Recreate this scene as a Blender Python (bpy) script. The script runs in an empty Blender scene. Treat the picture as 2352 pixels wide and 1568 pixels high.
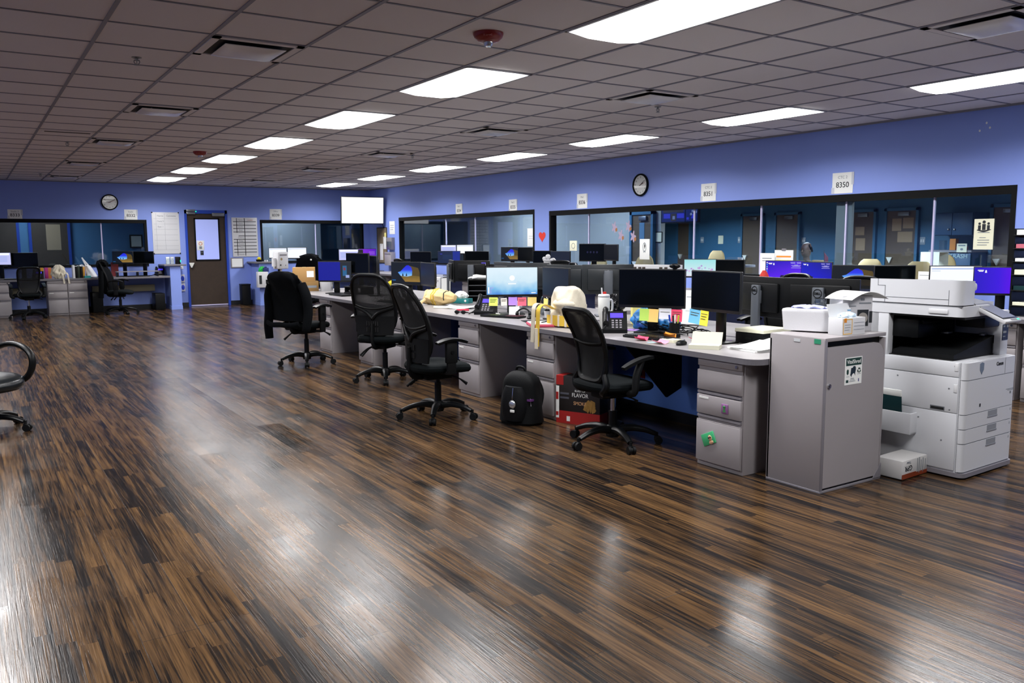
import bpy, bmesh, math, random
from mathutils import Vector, Matrix
random.seed(7)
PI = math.pi
SC = bpy.context.scene
COL = SC.collection
R = math.radians

# ------------------------------------------------------------------ camera, world, exposure
F_PX, YAW, PITCH, ROLL = 1915.0, 0.575606, -0.120192, -0.005759
CAM = Vector((-0.0377, -0.0424, 1.4558))
def cam_axes():
    f = Vector((math.sin(YAW)*math.cos(PITCH), math.cos(YAW)*math.cos(PITCH), math.sin(PITCH)))
    r = Vector((math.cos(YAW), -math.sin(YAW), 0)); u = r.cross(f)
    return r*math.cos(ROLL)+u*math.sin(ROLL), -r*math.sin(ROLL)+u*math.cos(ROLL), f
AR, AU, AF = cam_axes()
cd = bpy.data.cameras.new('camera'); cam = bpy.data.objects.new('camera', cd); COL.objects.link(cam)
cd.sensor_width = 36; cd.lens = F_PX/2352*36; cd.clip_start = 0.05; cd.clip_end = 100
mw = Matrix((AR, AU, -AF)).transposed().to_4x4(); mw.translation = CAM; cam.matrix_world = mw
SC.camera = cam
w = bpy.data.worlds.new('world'); SC.world = w; w.use_nodes = True
w.node_tree.nodes['Background'].inputs[0].default_value = (0.30, 0.42, 0.62, 1)
w.node_tree.nodes['Background'].inputs[1].default_value = 0.10
SC.view_settings.view_transform = 'Standard'; SC.view_settings.look = 'None'
SC.view_settings.gamma = 1; SC.view_settings.use_curve_mapping = False
SC.view_settings.exposure = 0.02
LAMP_W = 56.0          # watts of each ceiling troffer
LAMP_SPREAD = R(156)
def ray(px): return AF + AR*((px[0]-1176)/F_PX) - AU*((px[1]-784)/F_PX)
def onZ(px, z): d = ray(px); return CAM + d*((z-CAM.z)/d.z)
def onX(px, x): d = ray(px); return CAM + d*((x-CAM.x)/d.x)
def onY(px, y): d = ray(px); return CAM + d*((y-CAM.y)/d.y)

# ------------------------------------------------------------------ materials
def lin(h):
    h = h.lstrip('#'); o = []
    for i in (0, 2, 4):
        c = int(h[i:i+2], 16)/255
        o.append(c/12.92 if c <= .04045 else ((c+.055)/1.055)**2.4)
    return (*o, 1)
MATS = {}
def nt_new(name):
    m = bpy.data.materials.new(name); m.use_nodes = True
    nt = m.node_tree; b = nt.nodes['Principled BSDF']
    return m, nt, b
def mat(name, col, rough=.5, metal=0, emit=None, es=1.0, spec=.5, noise=0.06, bump=0, bscale=200, coat=0, alpha=1, sub=0):
    if name in MATS: return MATS[name]
    m, nt, b = nt_new(name); c = lin(col)
    b.inputs['Base Color'].default_value = c; b.inputs['Roughness'].default_value = rough
    b.inputs['Metallic'].default_value = metal; b.inputs['Specular IOR Level'].default_value = spec
    if coat: b.inputs['Coat Weight'].default_value = coat
    if alpha < 1: b.inputs['Alpha'].default_value = alpha
    if emit:
        b.inputs['Emission Color'].default_value = lin(emit); b.inputs['Emission Strength'].default_value = es
    if noise or bump:
        tc = nt.nodes.new('ShaderNodeTexCoord'); nz = nt.nodes.new('ShaderNodeTexNoise')
        nz.inputs['Scale'].default_value = bscale; nz.inputs['Detail'].default_value = 3
        nt.links.new(tc.outputs['Object'], nz.inputs['Vector'])
        if noise:
            mx = nt.nodes.new('ShaderNodeMix'); mx.data_type = 'RGBA'
            mx.inputs[6].default_value = tuple(x*(1-noise) for x in c[:3])+(1,)
            mx.inputs[7].default_value = tuple(min(1, x*(1+noise)) for x in c[:3])+(1,)
            nt.links.new(nz.outputs[0], mx.inputs[0]); nt.links.new(mx.outputs[2], b.inputs['Base Color'])
        if bump:
            bp = nt.nodes.new('ShaderNodeBump'); bp.inputs['Strength'].default_value = bump; bp.inputs['Distance'].default_value = .004
            nt.links.new(nz.outputs[0], bp.inputs['Height']); nt.links.new(bp.outputs[0], b.inputs['Normal'])
    MATS[name] = m
    return m
def emat(name, col, s=1.0):
    """self-lit screen picture"""
    if name in MATS: return MATS[name]
    m, nt, b = nt_new(name)
    b.inputs['Base Color'].default_value = (.004, .004, .005, 1); b.inputs['Roughness'].default_value = .35
    b.inputs['Emission Color'].default_value = lin(col); b.inputs['Emission Strength'].default_value = s
    MATS[name] = m; return m
def gradmat(name, stops, axis='Z', lo=0, hi=1, s=1.0, nz=0, diag=0):
    """self-lit gradient picture over object coordinates"""
    m, nt, b = nt_new(name); N = nt.nodes.new; L = nt.links.new
    b.inputs['Base Color'].default_value = (.004, .004, .005, 1); b.inputs['Roughness'].default_value = .35
    tc = N('ShaderNodeTexCoord'); sp = N('ShaderNodeSeparateXYZ'); L(tc.outputs['Object'], sp.inputs[0])
    v = sp.outputs[axis]
    if diag:
        a = N('ShaderNodeMath'); a.operation = 'MULTIPLY_ADD'; L(sp.outputs['X'], a.inputs[0]); a.inputs[1].default_value = diag; L(v, a.inputs[2]); v = a.outputs[0]
    if nz:
        t = N('ShaderNodeTexNoise'); t.inputs['Scale'].default_value = 9; L(tc.outputs['Object'], t.inputs['Vector'])
        a = N('ShaderNodeMath'); a.operation = 'MULTIPLY_ADD'; L(t.outputs[0], a.inputs[0]); a.inputs[1].default_value = nz; L(v, a.inputs[2]); v = a.outputs[0]
    mr = N('ShaderNodeMapRange'); L(v, mr.inputs[0]); mr.inputs[1].default_value = lo; mr.inputs[2].default_value = hi
    cr = N('ShaderNodeValToRGB'); L(mr.outputs[0], cr.inputs[0])
    while len(cr.color_ramp.elements) < len(stops): cr.color_ramp.elements.new(.5)
    for e, (p, c) in zip(cr.color_ramp.elements, stops): e.position = p; e.color = lin(c)
    L(cr.outputs[0], b.inputs['Emission Color']); b.inputs['Emission Strength'].default_value = s
    MATS[name] = m; return m
def glassmat(name, tint, refl=.12, tr='ffffff'):
    m = bpy.data.materials.new(name); m.use_nodes = True; nt = m.node_tree; nt.nodes.clear(); N = nt.nodes.new; L = nt.links.new
    o = N('ShaderNodeOutputMaterial'); t = N('ShaderNodeBsdfTransparent'); t.inputs[0].default_value = lin(tint)
    g = N('ShaderNodeBsdfGlossy'); g.inputs['Roughness'].default_value = .02; g.inputs[0].default_value = lin(tr)
    lw = N('ShaderNodeLayerWeight'); lw.inputs[0].default_value = .5      # facing term, the same for both faces of a thin pane
    pw = N('ShaderNodeMath'); pw.operation = 'POWER'; L(lw.outputs['Facing'], pw.inputs[0]); pw.inputs[1].default_value = 5
    a = N('ShaderNodeMath'); a.operation = 'MULTIPLY_ADD'; L(pw.outputs[0], a.inputs[0]); a.inputs[1].default_value = .9; a.inputs[2].default_value = refl*.2
    mx = N('ShaderNodeMixShader'); L(a.outputs[0], mx.inputs[0]); L(t.outputs[0], mx.inputs[1]); L(g.outputs[0], mx.inputs[2]); L(mx.outputs[0], o.inputs[0])
    MATS[name] = m; return m
def meshmat(name, col, density, scale=900):
    """woven see-through net"""
    m, nt, b = nt_new(name); N = nt.nodes.new; L = nt.links.new
    b.inputs['Base Color'].default_value = lin(col); b.inputs['Roughness'].default_value = .8
    tc = N('ShaderNodeTexCoord'); wv = []
    for ax in ('Y', 'Z'):
        w_ = N('ShaderNodeTexWave'); w_.bands_direction = ax; w_.inputs['Scale'].default_value = scale/6; L(tc.outputs['Object'], w_.inputs['Vector']); wv.append(w_)
    mx = N('ShaderNodeMath'); mx.operation = 'MAXIMUM'; L(wv[0].outputs['Fac'], mx.inputs[0]); L(wv[1].outputs['Fac'], mx.inputs[1])
    gt = N('ShaderNodeMath'); gt.operation = 'GREATER_THAN'; L(mx.outputs[0], gt.inputs[0]); gt.inputs[1].default_value = 1-density
    L(gt.outputs[0], b.inputs['Alpha']); MATS[name] = m; return m

# palette
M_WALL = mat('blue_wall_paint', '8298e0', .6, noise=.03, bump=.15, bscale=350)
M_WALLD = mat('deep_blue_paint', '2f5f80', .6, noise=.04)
M_TRIMB = mat('royal_blue_trim_paint', '1f45b0', .4)
M_BASE = mat('black_rubber_base', '10131a', .5)
M_GREY = mat('grey_metal_paint', '999496', .42, noise=.03, bump=.08, bscale=500)
M_GREYD = mat('darker_grey_trim', '7d7a80', .45)  # darker grey of trims, pulls and small fittings
M_DESK = mat('grey_laminate', '898687', .38, noise=.05, bscale=600)
M_DESKE = mat('grey_edge_band', '6b696f', .45)
M_BLK = mat('black_plastic', '06080a', .40, noise=.02, spec=.25)
M_BLKM = mat('matte_black_plastic', '080a0c', .6, noise=.03, spec=.2)
M_FAB = mat('black_upholstery', '0a0f11', .9, spec=.12, noise=.15, bump=.35, bscale=700)
M_JACK = mat('black_jacket_cloth', '05070a', .95, spec=.1, noise=.2, bump=.3, bscale=300)
M_LEA = mat('black_leather', '0e1316', .28, noise=.05, bump=.15, bscale=120)
M_CHR = mat('chrome', 'c8ccd0', .15, 1, noise=0)
M_STEEL = mat('brushed_steel', '8e9297', .35, .9)
M_GRIM = mat('dark_gap', '050607', .7, noise=0)
M_MON = mat('monitor_shell', '0d0f12', .42, noise=.02)
M_MOND = mat('dark_monitor_back', '07090b', .42, noise=.02, spec=.25)
M_MONB = mat('monitor_back_shell', '1f2428', .38, noise=.02)
M_STAND = mat('monitor_stand_grey', '5a5f66', .4, .3)
M_OFF = mat('dark_screen_glass', '040608', .16, noise=0, spec=.25)
M_WHT = mat('white_plastic', 'd5d6d8', .35, noise=.02)
M_COP = mat('copier_white_plastic', 'd0d2d6', .42, noise=.02, bump=.05, bscale=900)
M_COPG = mat('copier_seam_grey', '6d7076', .5)
M_PAPER = mat('white_paper', 'e9ebe8', .8, noise=.02)
M_CREAM = mat('cream_paper', 'e3e2c8', .8, noise=.02)
M_YEL = mat('yellow_paper', 'f2e98f', .8, noise=.03)
M_INK = mat('dark_ink', '22262c', .8, noise=0)
M_INKG = mat('grey_ink', '7e858c', .8, noise=0)
M_CARD = mat('cardboard', 'a9834f', .85, noise=.1)
M_NETA = meshmat('black_seat_net', '0c1013', .72)
M_NETB = meshmat('black_fine_net', '0a0d10', .62)
M_DOOR = mat('dark_brown_door', '35291f', .45, noise=.25, bscale=14)
M_DOOR2 = mat('brown_far_door', '57493a', .5, noise=.15, bscale=14)
M_FRAME = mat('black_window_frame', '030406', .7, noise=0, spec=.2)
M_GLASS = glassmat('window_glass', 'dfe8ee', .25)
M_CLEAR = glassmat('clear_plastic', 'dfe6ea', .5)
M_MULL = mat('pale_mullion_edge', 'c4bfe0', .4)
M_LIGHT = mat('light_diffuser', 'f4f4f4', .4, emit='fffefb', es=5.0, noise=0)
M_TILE = mat('ceiling_tile', 'ddd8d8', .9, noise=.05, bump=.25, bscale=260)
M_TBAR = mat('ceiling_grid_bar', '7f7f8a', .5, noise=0)
M_VENT = mat('vent_white_metal', 'dcdadc', .25, noise=0)
M_TAN = mat('tan_upholstery', 'a58a5c', .8, noise=.1)
M_RED = mat('red_plastic', '8a1d1d', .35)
M_TEAL = mat('teal_print', '1f7f80', .6)

def floor_material():
    m, nt, b = nt_new('wood_plank_floor'); N = nt.nodes.new; L = nt.links.new
    tc = N('ShaderNodeTexCoord'); sp = N('ShaderNodeSeparateXYZ'); L(tc.outputs['Object'], sp.inputs[0])
    def mth(op, a, bb=None, c=None):
        n = N('ShaderNodeMath'); n.operation = op
        for i, v in enumerate((a, bb, c)):
            if v is None: continue
            if isinstance(v, (int, float)): n.inputs[i].default_value = v
            else: L(v, n.inputs[i])
        return n.outputs[0]
    def wn(vx, vy):
        cb = N('ShaderNodeCombineXYZ'); L(vx, cb.inputs[0]); L(vy, cb.inputs[1]); n = N('ShaderNodeTexWhiteNoise'); n.noise_dimensions = '2D'; L(cb.outputs[0], n.inputs['Vector']); return n.outputs['Value']
    X, Y = sp.outputs[0], sp.outputs[1]
    def boards(wd, ln, seed):
        i = mth('FLOOR', mth('DIVIDE', X, wd)); one = N('ShaderNodeValue'); one.outputs[0].default_value = seed
        off = wn(i, one.outputs[0]); yy = mth('ADD', mth('DIVIDE', Y, ln), mth('MULTIPLY', off, 7.3)); j = mth('FLOOR', yy)
        return i, j, wn(i, j), mth('FRACT', mth('DIVIDE', X, wd)), mth('FRACT', yy)
    i, j, rnd, fx, fy = boards(.0667, .95, 3.1)
    pi_, pj_, prnd, pfx, pfy = boards(.2, 1.22, 8.7)
    # grain
    def grain(sx, sy, det, dist):
        cb = N('ShaderNodeCombineXYZ'); L(mth('MULTIPLY_ADD', X, sx, mth('MULTIPLY', rnd, 40)), cb.inputs[0]); L(mth('MULTIPLY_ADD', Y, sy, mth('MULTIPLY', rnd, 90)), cb.inputs[1])
        n = N('ShaderNodeTexNoise'); n.inputs['Scale'].default_value = 1; n.inputs['Detail'].default_value = det; n.inputs['Distortion'].default_value = dist; L(cb.outputs[0], n.inputs['Vector']); return n.outputs[0]
    g1 = grain(58, 1.5, 5, .9); g2 = grain(210, 5, 3, .4); g3 = grain(11, .7, 3, .3)
    cg = N('ShaderNodeCombineXYZ'); L(mth('MULTIPLY', X, 46), cg.inputs[0]); L(mth('MULTIPLY', Y, 1.1), cg.inputs[1])
    ng = N('ShaderNodeTexNoise'); ng.inputs['Scale'].default_value = 1; ng.inputs['Detail'].default_value = 5; ng.inputs['Distortion'].default_value = .7; L(cg.outputs[0], ng.inputs['Vector'])
    v = mth('ADD', mth('ADD', mth('MULTIPLY', g1, .42), mth('MULTIPLY', ng.outputs[0], .36)), mth('MULTIPLY', g2, .30))
    v = mth('ADD', v, mth('MULTIPLY', mth('SUBTRACT', rnd, .5), .11)); v = mth('ADD', v, mth('MULTIPLY', mth('SUBTRACT', g3, .5), .35))
    cr = N('ShaderNodeValToRGB'); L(v, cr.inputs[0]); e = cr.color_ramp.elements
    e[0].position = .41; e[0].color = (.0050, .0046, .0050, 1); e[1].position = .70; e[1].color = (.135, .074, .030, 1)
    k = e.new(.475); k.color = (.012, .0092, .0078, 1); k = e.new(.565); k.color = (.062, .034, .0160, 1)
    # seams
    sx = mth('LESS_THAN', mth('MINIMUM', pfx, mth('SUBTRACT', 1, pfx)), .008); sy = mth('LESS_THAN', mth('MINIMUM', pfy, mth('SUBTRACT', 1, pfy)), .0016)
    seam = mth('MAXIMUM', sx, sy)
    mx = N('ShaderNodeMix'); mx.data_type = 'RGBA'; L(mth('MULTIPLY', seam, .6), mx.inputs[0]); L(cr.outputs[0], mx.inputs[6]); mx.inputs[7].default_value = (.01, .008, .008, 1)
    L(mx.outputs[2], b.inputs['Base Color'])
    # gloss: worn, uneven polish
    n = N('ShaderNodeTexNoise'); n.inputs['Scale'].default_value = 2.2; n.inputs['Detail'].default_value = 4; L(tc.outputs['Object'], n.inputs['Vector'])
    ro = mth('ADD', mth('MULTIPLY', n.outputs[0], .16), mth('MULTIPLY', g2, .09)); ro = mth('ADD', ro, mth('MULTIPLY', prnd, .07)); ro = mth('ADD', ro, .05)
    L(ro, b.inputs['Roughness']); b.inputs['Specular IOR Level'].default_value = .27
    hgt = mth('SUBTRACT', mth('ADD', mth('MULTIPLY', g2, .35), mth('ADD', mth('MULTIPLY', g1, .4), mth('MULTIPLY', prnd, .12))), mth('MULTIPLY', seam, 1.0))
    bp = N('ShaderNodeBump'); bp.inputs['Strength'].default_value = .26; bp.inputs['Distance'].default_value = .004; L(hgt, bp.inputs['Height']); L(bp.outputs[0], b.inputs['Normal'])
    return m
M_FLOOR = floor_material()

# ------------------------------------------------------------------ mesh building
def rotm(rx=0, ry=0, rz=0):
    return Matrix.Rotation(rz, 4, 'Z') @ Matrix.Rotation(ry, 4, 'Y') @ Matrix.Rotation(rx, 4, 'X')
class B:
    def __init__(s): s.bm = bmesh.new(); s.mi = 0; s.T = Matrix()
    def _fin(s, verts, faces=None):
        if s.T != Matrix(): bmesh.ops.transform(s.bm, matrix=s.T, verts=verts)
        if faces is None:
            faces = set()
            for v in verts:
                if v.is_valid: faces.update(v.link_faces)
        for f in faces: f.material_index = s.mi
    def box(s, x0, x1, y0, y1, z0, z1, bev=0, seg=2, rot=None, ctr=None):
        sx, sy, sz = x1-x0, y1-y0, z1-z0
        m = Matrix.Translation(((x0+x1)/2, (y0+y1)/2, (z0+z1)/2)) @ Matrix.Diagonal((sx, sy, sz, 1))
        if rot: c = Vector(ctr) if ctr else Vector(((x0+x1)/2, (y0+y1)/2, (z0+z1)/2)); m = Matrix.Translation(c) @ rotm(*rot) @ Matrix.Translation(-c) @ m
        r = bmesh.ops.create_cube(s.bm, size=1, matrix=m); vs = r['verts']
        if bev > 0:
            es = {e for v in vs for e in v.link_edges}
            rb = bmesh.ops.bevel(s.bm, geom=list(es), offset=min(bev, .49*min(abs(sx), abs(sy), abs(sz))), segments=seg, profile=.5, affect='EDGES')
            vs = rb['verts']; 
            allv = set(vs)
            for f in rb['faces']: allv.update(f.verts)
            vs = list(allv)
        s._fin(vs); return s
    def cyl(s, p0, p1, r0, r1=None, seg=20, cap=True):
        p0, p1 = Vector(p0), Vector(p1); r1 = r0 if r1 is None else r1; d = p1-p0
        m = Matrix.Translation((p0+p1)/2) @ d.to_track_quat('Z', 'Y').to_matrix().to_4x4()
        r = bmesh.ops.create_cone(s.bm, cap_ends=cap, segments=seg, radius1=r0, radius2=r1, depth=d.length, matrix=m); s._fin(r['verts']); return s
    def sph(s, c, r, sc=(1, 1, 1), seg=16, rot=(0, 0, 0)):
        m = Matrix.Translation(c) @ rotm(*rot) @ Matrix.Diagonal((*sc, 1))
        q = bmesh.ops.create_uvsphere(s.bm, u_segments=seg, v_segments=max(6, seg//2), radius=r, matrix=m); s._fin(q['verts']); return s
    def lathe(s, prof, c=(0, 0, 0), seg=24, sq=(1, 1)):
        rings = []; new = []
        for r, z in prof:
            ring = [s.bm.verts.new((c[0]+r*sq[0]*math.cos(2*PI*k/seg), c[1]+r*sq[1]*math.sin(2*PI*k/seg), c[2]+z)) for k in range(seg)]
            rings.append(ring); new += ring
        fs = []
        for a, b_ in zip(rings, rings[1:]):
            for k in range(seg): fs.append(s.bm.faces.new((a[k], a[(k+1) % seg], b_[(k+1) % seg], b_[k])))
        if prof[0][0] > 0: fs.append(s.bm.faces.new(list(reversed(rings[0]))))
        if prof[-1][0] > 0: fs.append(s.bm.faces.new(rings[-1]))
        s._fin(new, fs); return s
    def prism(s, poly, z0, z1, axis='Z'):
        """polygon (u,v) extruded along axis: Z:(x,y) X:(y,z) Y:(x,z)"""
        def P(u, v, h): return {'Z': (u, v, h), 'X': (h, u, v), 'Y': (u, h, v)}[axis]
        a = [s.bm.verts.new(P(u, v, z0)) for u, v in poly]; b_ = [s.bm.verts.new(P(u, v, z1)) for u, v in poly]; n = len(poly)
        fs = [s.bm.faces.new(a[::-1]), s.bm.faces.new(b_)]
        for k in range(n): fs.append(s.bm.faces.new((a[k], a[(k+1) % n], b_[(k+1) % n], b_[k])))
        s._fin(a+b_, fs); return s
    def tube(s, pts, r, seg=10, closed=False, flat=1.0, up=None):
        pts = [Vector(p) for p in pts]; n = len(pts); rs = list(r) if isinstance(r, (list, tuple)) else [r]*n
        if not closed and 3 <= n <= 9:                                   # smooth curve through the given points
            q = [pts[0]*2-pts[1]]+pts+[pts[-1]*2-pts[-2]]; np_, nr = [], []
            for i in range(n-1):
                a, b_, c, d = q[i:i+4]
                for k in range(5):
                    t = k/5; np_.append(.5*(2*b_+(c-a)*t+(2*a-5*b_+4*c-d)*t*t+(3*b_-a-3*c+d)*t**3)); nr.append(rs[i]*(1-t)+rs[i+1]*t)
            pts = np_+[pts[-1]]; rs = nr+[rs[-1]]; n = len(pts)
        rings = []; new = []; u = None
        for i, p in enumerate(pts):
            t = (pts[(i+1) % n]-pts[i-1]) if closed else (pts[min(i+1, n-1)]-pts[max(i-1, 0)])
            t = t.normalized()
            if u is None or up is not None:
                u = Vector(up) if up is not None else (Vector((0, 0, 1)) if abs(t.z) < .9 else Vector((1, 0, 0)))
            u = u-t*u.dot(t); u = u.normalized() if u.length > 1e-6 else t.orthogonal().normalized(); v = t.cross(u)
            ring = [s.bm.verts.new(p+rs[i]*(u*math.cos(2*PI*k/seg)+v*flat*math.sin(2*PI*k/seg))) for k in range(seg)]; rings.append(ring); new += ring
        fs = []; rr = rings+[rings[0]] if closed else rings
        for a, b_ in zip(rr, rr[1:]):
            for k in range(seg): fs.append(s.bm.faces.new((a[k], a[(k+1) % seg], b_[(k+1) % seg], b_[k])))
        if not closed: fs += [s.bm.faces.new(rings[0][::-1]), s.bm.faces.new(rings[-1])]
        s._fin(new, fs); return s
    def sheet(s, f, nu, nv, th=.004, nrm=None):
        """thin shell over f(u,v), u,v in 0..1"""
        G = [[Vector(f(i/nu, j/nv)) for j in range(nv+1)] for i in range(nu+1)]
        def N_(i, j):
            a = G[min(i+1, nu)][j]-G[max(i-1, 0)][j]; b_ = G[i][min(j+1, nv)]-G[i][max(j-1, 0)]; n = a.cross(b_); return n.normalized() if n.length > 1e-9 else Vector((0, 0, 1))
        t = [[s.bm.verts.new(G[i][j]+N_(i, j)*th/2) for j in range(nv+1)] for i in range(nu+1)]
        b = [[s.bm.verts.new(G[i][j]-N_(i, j)*th/2) for j in range(nv+1)] for i in range(nu+1)]
        fs = []
        for i in range(nu):
            for j in range(nv):
                fs.append(s.bm.faces.new((t[i][j], t[i+1][j], t[i+1][j+1], t[i][j+1]))); fs.append(s.bm.faces.new((b[i][j], b[i][j+1], b[i+1][j+1], b[i+1][j])))
        for i in range(nu):
            fs.append(s.bm.faces.new((t[i][0], b[i][0], b[i+1][0], t[i+1][0]))); fs.append(s.bm.faces.new((t[i][nv], t[i+1][nv], b[i+1][nv], b[i][nv])))
        for j in range(nv):
            fs.append(s.bm.faces.new((t[0][j], t[0][j+1], b[0][j+1], b[0][j]))); fs.append(s.bm.faces.new((t[nu][j], b[nu][j], b[nu][j+1], t[nu][j+1])))
        s._fin([v for r in t+b for v in r], fs); return s
    def blob(s, f, nu=20, nv=12):
        """closed surface: f(theta, t) t 0..1 bottom to top, ends collapse"""
        rings = [[s.bm.verts.new(f(2*PI*k/nu, j/nv)) for k in range(nu)] for j in range(nv+1)]; fs = []
        for a, b_ in zip(rings, rings[1:]):
            for k in range(nu): fs.append(s.bm.faces.new((a[k], a[(k+1) % nu], b_[(k+1) % nu], b_[k])))
        fs += [s.bm.faces.new(rings[0][::-1]), s.bm.faces.new(rings[-1])]
        s._fin([v for r in rings for v in r], fs); return s
def obj(name, b, mats, parent=None, smooth=35, loc=None, rot=None):
    me = bpy.data.meshes.new(name)
    bmesh.ops.recalc_face_normals(b.bm, faces=b.bm.faces[:]); b.bm.to_mesh(me); b.bm.free()
    for m in (mats if isinstance(mats, (list, tuple)) else [mats]): me.materials.append(m)
    if smooth:
        for p in me.polygons: p.use_smooth = True
        me.set_sharp_from_angle(angle=R(smooth))
    o = bpy.data.objects.new(name, me); COL.objects.link(o)
    if parent: o.parent = parent
    if loc: o.location = loc
    if rot: o.rotation_euler = rot
    return o
def tag(o, label, cat, group=None, kind=None):
    o['label'] = label; o['category'] = cat
    if group: o['group'] = group
    if kind: o['kind'] = kind
    return o
def thing(name, label, cat, loc=(0, 0, 0), rz=0, group=None):
    o = bpy.data.objects.new(name, None); o.empty_display_size = .1; COL.objects.link(o); o.location = loc; o.rotation_euler = (0, 0, rz)
    return tag(o, label, cat, group)
def struct(name, b, m, parent=None, smooth=30):
    o = obj(name, b, m, parent, smooth)
    if not parent: o['kind'] = 'structure'
    return o
def dup(root, loc, rz, label, group=None):
    r = root.copy(); COL.objects.link(r); r.location = loc; r.rotation_euler = (0, 0, rz); r['label'] = label
    if group: r['group'] = group
    for ch in list(root.children):
        c = ch.copy(); COL.objects.link(c); c.parent = r
        for g in list(ch.children):
            d = g.copy(); COL.objects.link(d); d.parent = c
    return r
def text(s, size, m, parent, loc, rot=(PI/2, 0, 0), name='lettering', ext=.0006, align='CENTER', sx=1.0, bold=0):
    cu = bpy.data.curves.new('t', 'FONT'); cu.body = s; cu.size = size; cu.align_x = align; cu.align_y = 'CENTER'; cu.extrude = ext; cu.offset = bold
    to = bpy.data.objects.new('t', cu); me = bpy.data.meshes.new_from_object(to); bpy.data.objects.remove(to)
    for v in me.vertices: v.co.x *= sx
    me.materials.clear(); me.materials.append(m); me.name = name
    o = bpy.data.objects.new(name, me); COL.objects.link(o); o.parent = parent; o.location = loc; o.rotation_euler = rot
    return o
ORD = ['nearest', 'second', 'third', 'fourth', 'fifth', 'sixth', 'seventh', 'eighth', 'ninth', 'tenth']
# ------------------------------------------------------------------ room
H = 2.754; XR = 8.617; YB = 19.95; XL = -3.4; YF = -3.2; TH = .12; XO = 17.1; YO = 23.2
GX, GY, GT = .7385, 5.5256, .6096
struct('floor', B().box(XL-.3, XO, YF-.3, YO, -.05, 0), M_FLOOR)
struct('ceiling', B().box(XL-.3, XO, YF-.3, YO, H, H+.05), M_TILE)
b = B()
for i in range(-6, 14):
    x = GX+i*GT
    if XL < x < XR-.02: b.box(x-.012, x+.012, YF, YB, H-.006, H+.001)
for j in range(-14, 24):
    y = GY+j*GT
    if YF < y < YB-.02: b.box(XL, XR, y-.009, y+.009, H-.005, H+.001)
b.box(XR-.025, XR, YF, YB, H-.02, H); b.box(XL, XR, YB-.025, YB, H-.02, H)
struct('trim_1', b, M_TBAR, smooth=0)
def wall_holes(b, axis, pos, th, a0, a1, z0, z1, holes):
    """wall slab with rectangular holes: (a0,a1,z0,z1)"""
    As = sorted({a0, a1, *[h[0] for h in holes], *[h[1] for h in holes]})
    for p, q in zip(As, As[1:]):
        m = (p+q)/2; hs = [h for h in holes if h[0] < m < h[1]]; zs = [(z0, z1)]
        for h in hs:
            nz = []
            for s0, s1 in zs:
                if h[2] > s0: nz.append((s0, min(s1, h[2])))
                if h[3] < s1: nz.append((max(s0, h[3]), s1))
            zs = nz
        for s0, s1 in zs:
            if axis == 'X': b.box(pos, pos+th, p, q, s0, s1)
            else: b.box(p, q, pos, pos+th, s0, s1)
    return b
W1 = (12.52, 18.2, .95, 2.01); W2 = (4.2, 12.06, .95, 1.965)
BL = (-3.0, 3.33, .95, 1.955); BR = (5.83, 8.45, .95, 1.975); DR = (4.17, 5.03, 0, 2.14)
struct('wall_right', wall_holes(B(), 'X', XR, TH, YF, YB+TH, 0, H, [W1, W2]), M_WALL, smooth=0)
struct('wall_back', wall_holes(B(), 'Y', YB, TH, XL, XR, 0, H, [BL, BR, DR]), M_WALL, smooth=0)
struct('wall_left', B().box(XL-TH, XL, YF, YB+TH, 0, H), M_WALL, smooth=0)
b = B()
for x0, x1 in ((XL, 4.13), (5.07, XR)): b.box(x0, x1, YB-.012, YB, 0, .1)
struct('baseboard_back', b, M_BASE, smooth=0)
struct('baseboard_right', B().box(XR-.012, XR, YF, YB, 0, .1), M_BASE, smooth=0)
# adjoining rooms seen through the glass
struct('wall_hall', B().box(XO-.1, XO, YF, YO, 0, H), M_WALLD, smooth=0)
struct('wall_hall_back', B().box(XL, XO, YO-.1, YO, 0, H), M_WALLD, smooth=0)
M_PART = mat('slate_partition', '9da09f', .6, noise=.04)
struct('wall_partition', B().box(10.75, 10.85, 11.5, YB, 0, H), M_PART, smooth=0)
M_PARTB = mat('teal_blue_partition', '3a6c92', .6, noise=.04)
struct('wall_side_office', B().box(5.9, 7.85, 21.4, 21.5, 0, H), M_PART, smooth=0)
def window_x(name, w, mulls, wide=()):
    y0, y1, z0, z1 = w
    b = B().box(XR-.006, XR+TH, y0, y0+.05, z0, z1).box(XR-.006, XR+TH, y1-.05, y1, z0, z1).box(XR-.008, XR+TH, y0, y1, z1-.075, z1+.006).box(XR-.02, XR+TH, y0, y1, z0, z0+.05)
    f = struct(name, b, M_FRAME)
    g = [y0]+sorted(mulls)+[y1]
    for p, q in zip(g, g[1:]): obj('window_pane', B().box(XR+.05, XR+.058, p+.004, q-.004, z0+.04, z1-.06), M_GLASS, f, 0)
    for m_ in mulls: obj('window_mullion', B().box(XR+.042, XR+.066, m_-.009, m_+.009, z0+.04, z1-.06), M_MULL, f, 0)
    for m_ in wide: obj('window_post', B().box(XR+.03, XR+.1, m_-.1, m_+.1, z0, z1-.05), M_PARTB, f, 0)
    return f
window_x('window_1', W1, [15.96, 14.72]); window_x('window_2', W2, [11.0, 8.59, 7.39, 6.13, 5.06])
obj('window_post', B().box(XR+.07, XR+.11, 6.07, 6.28, .97, 1.9), M_PART, bpy.data.objects['window_2'], 0)
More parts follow.
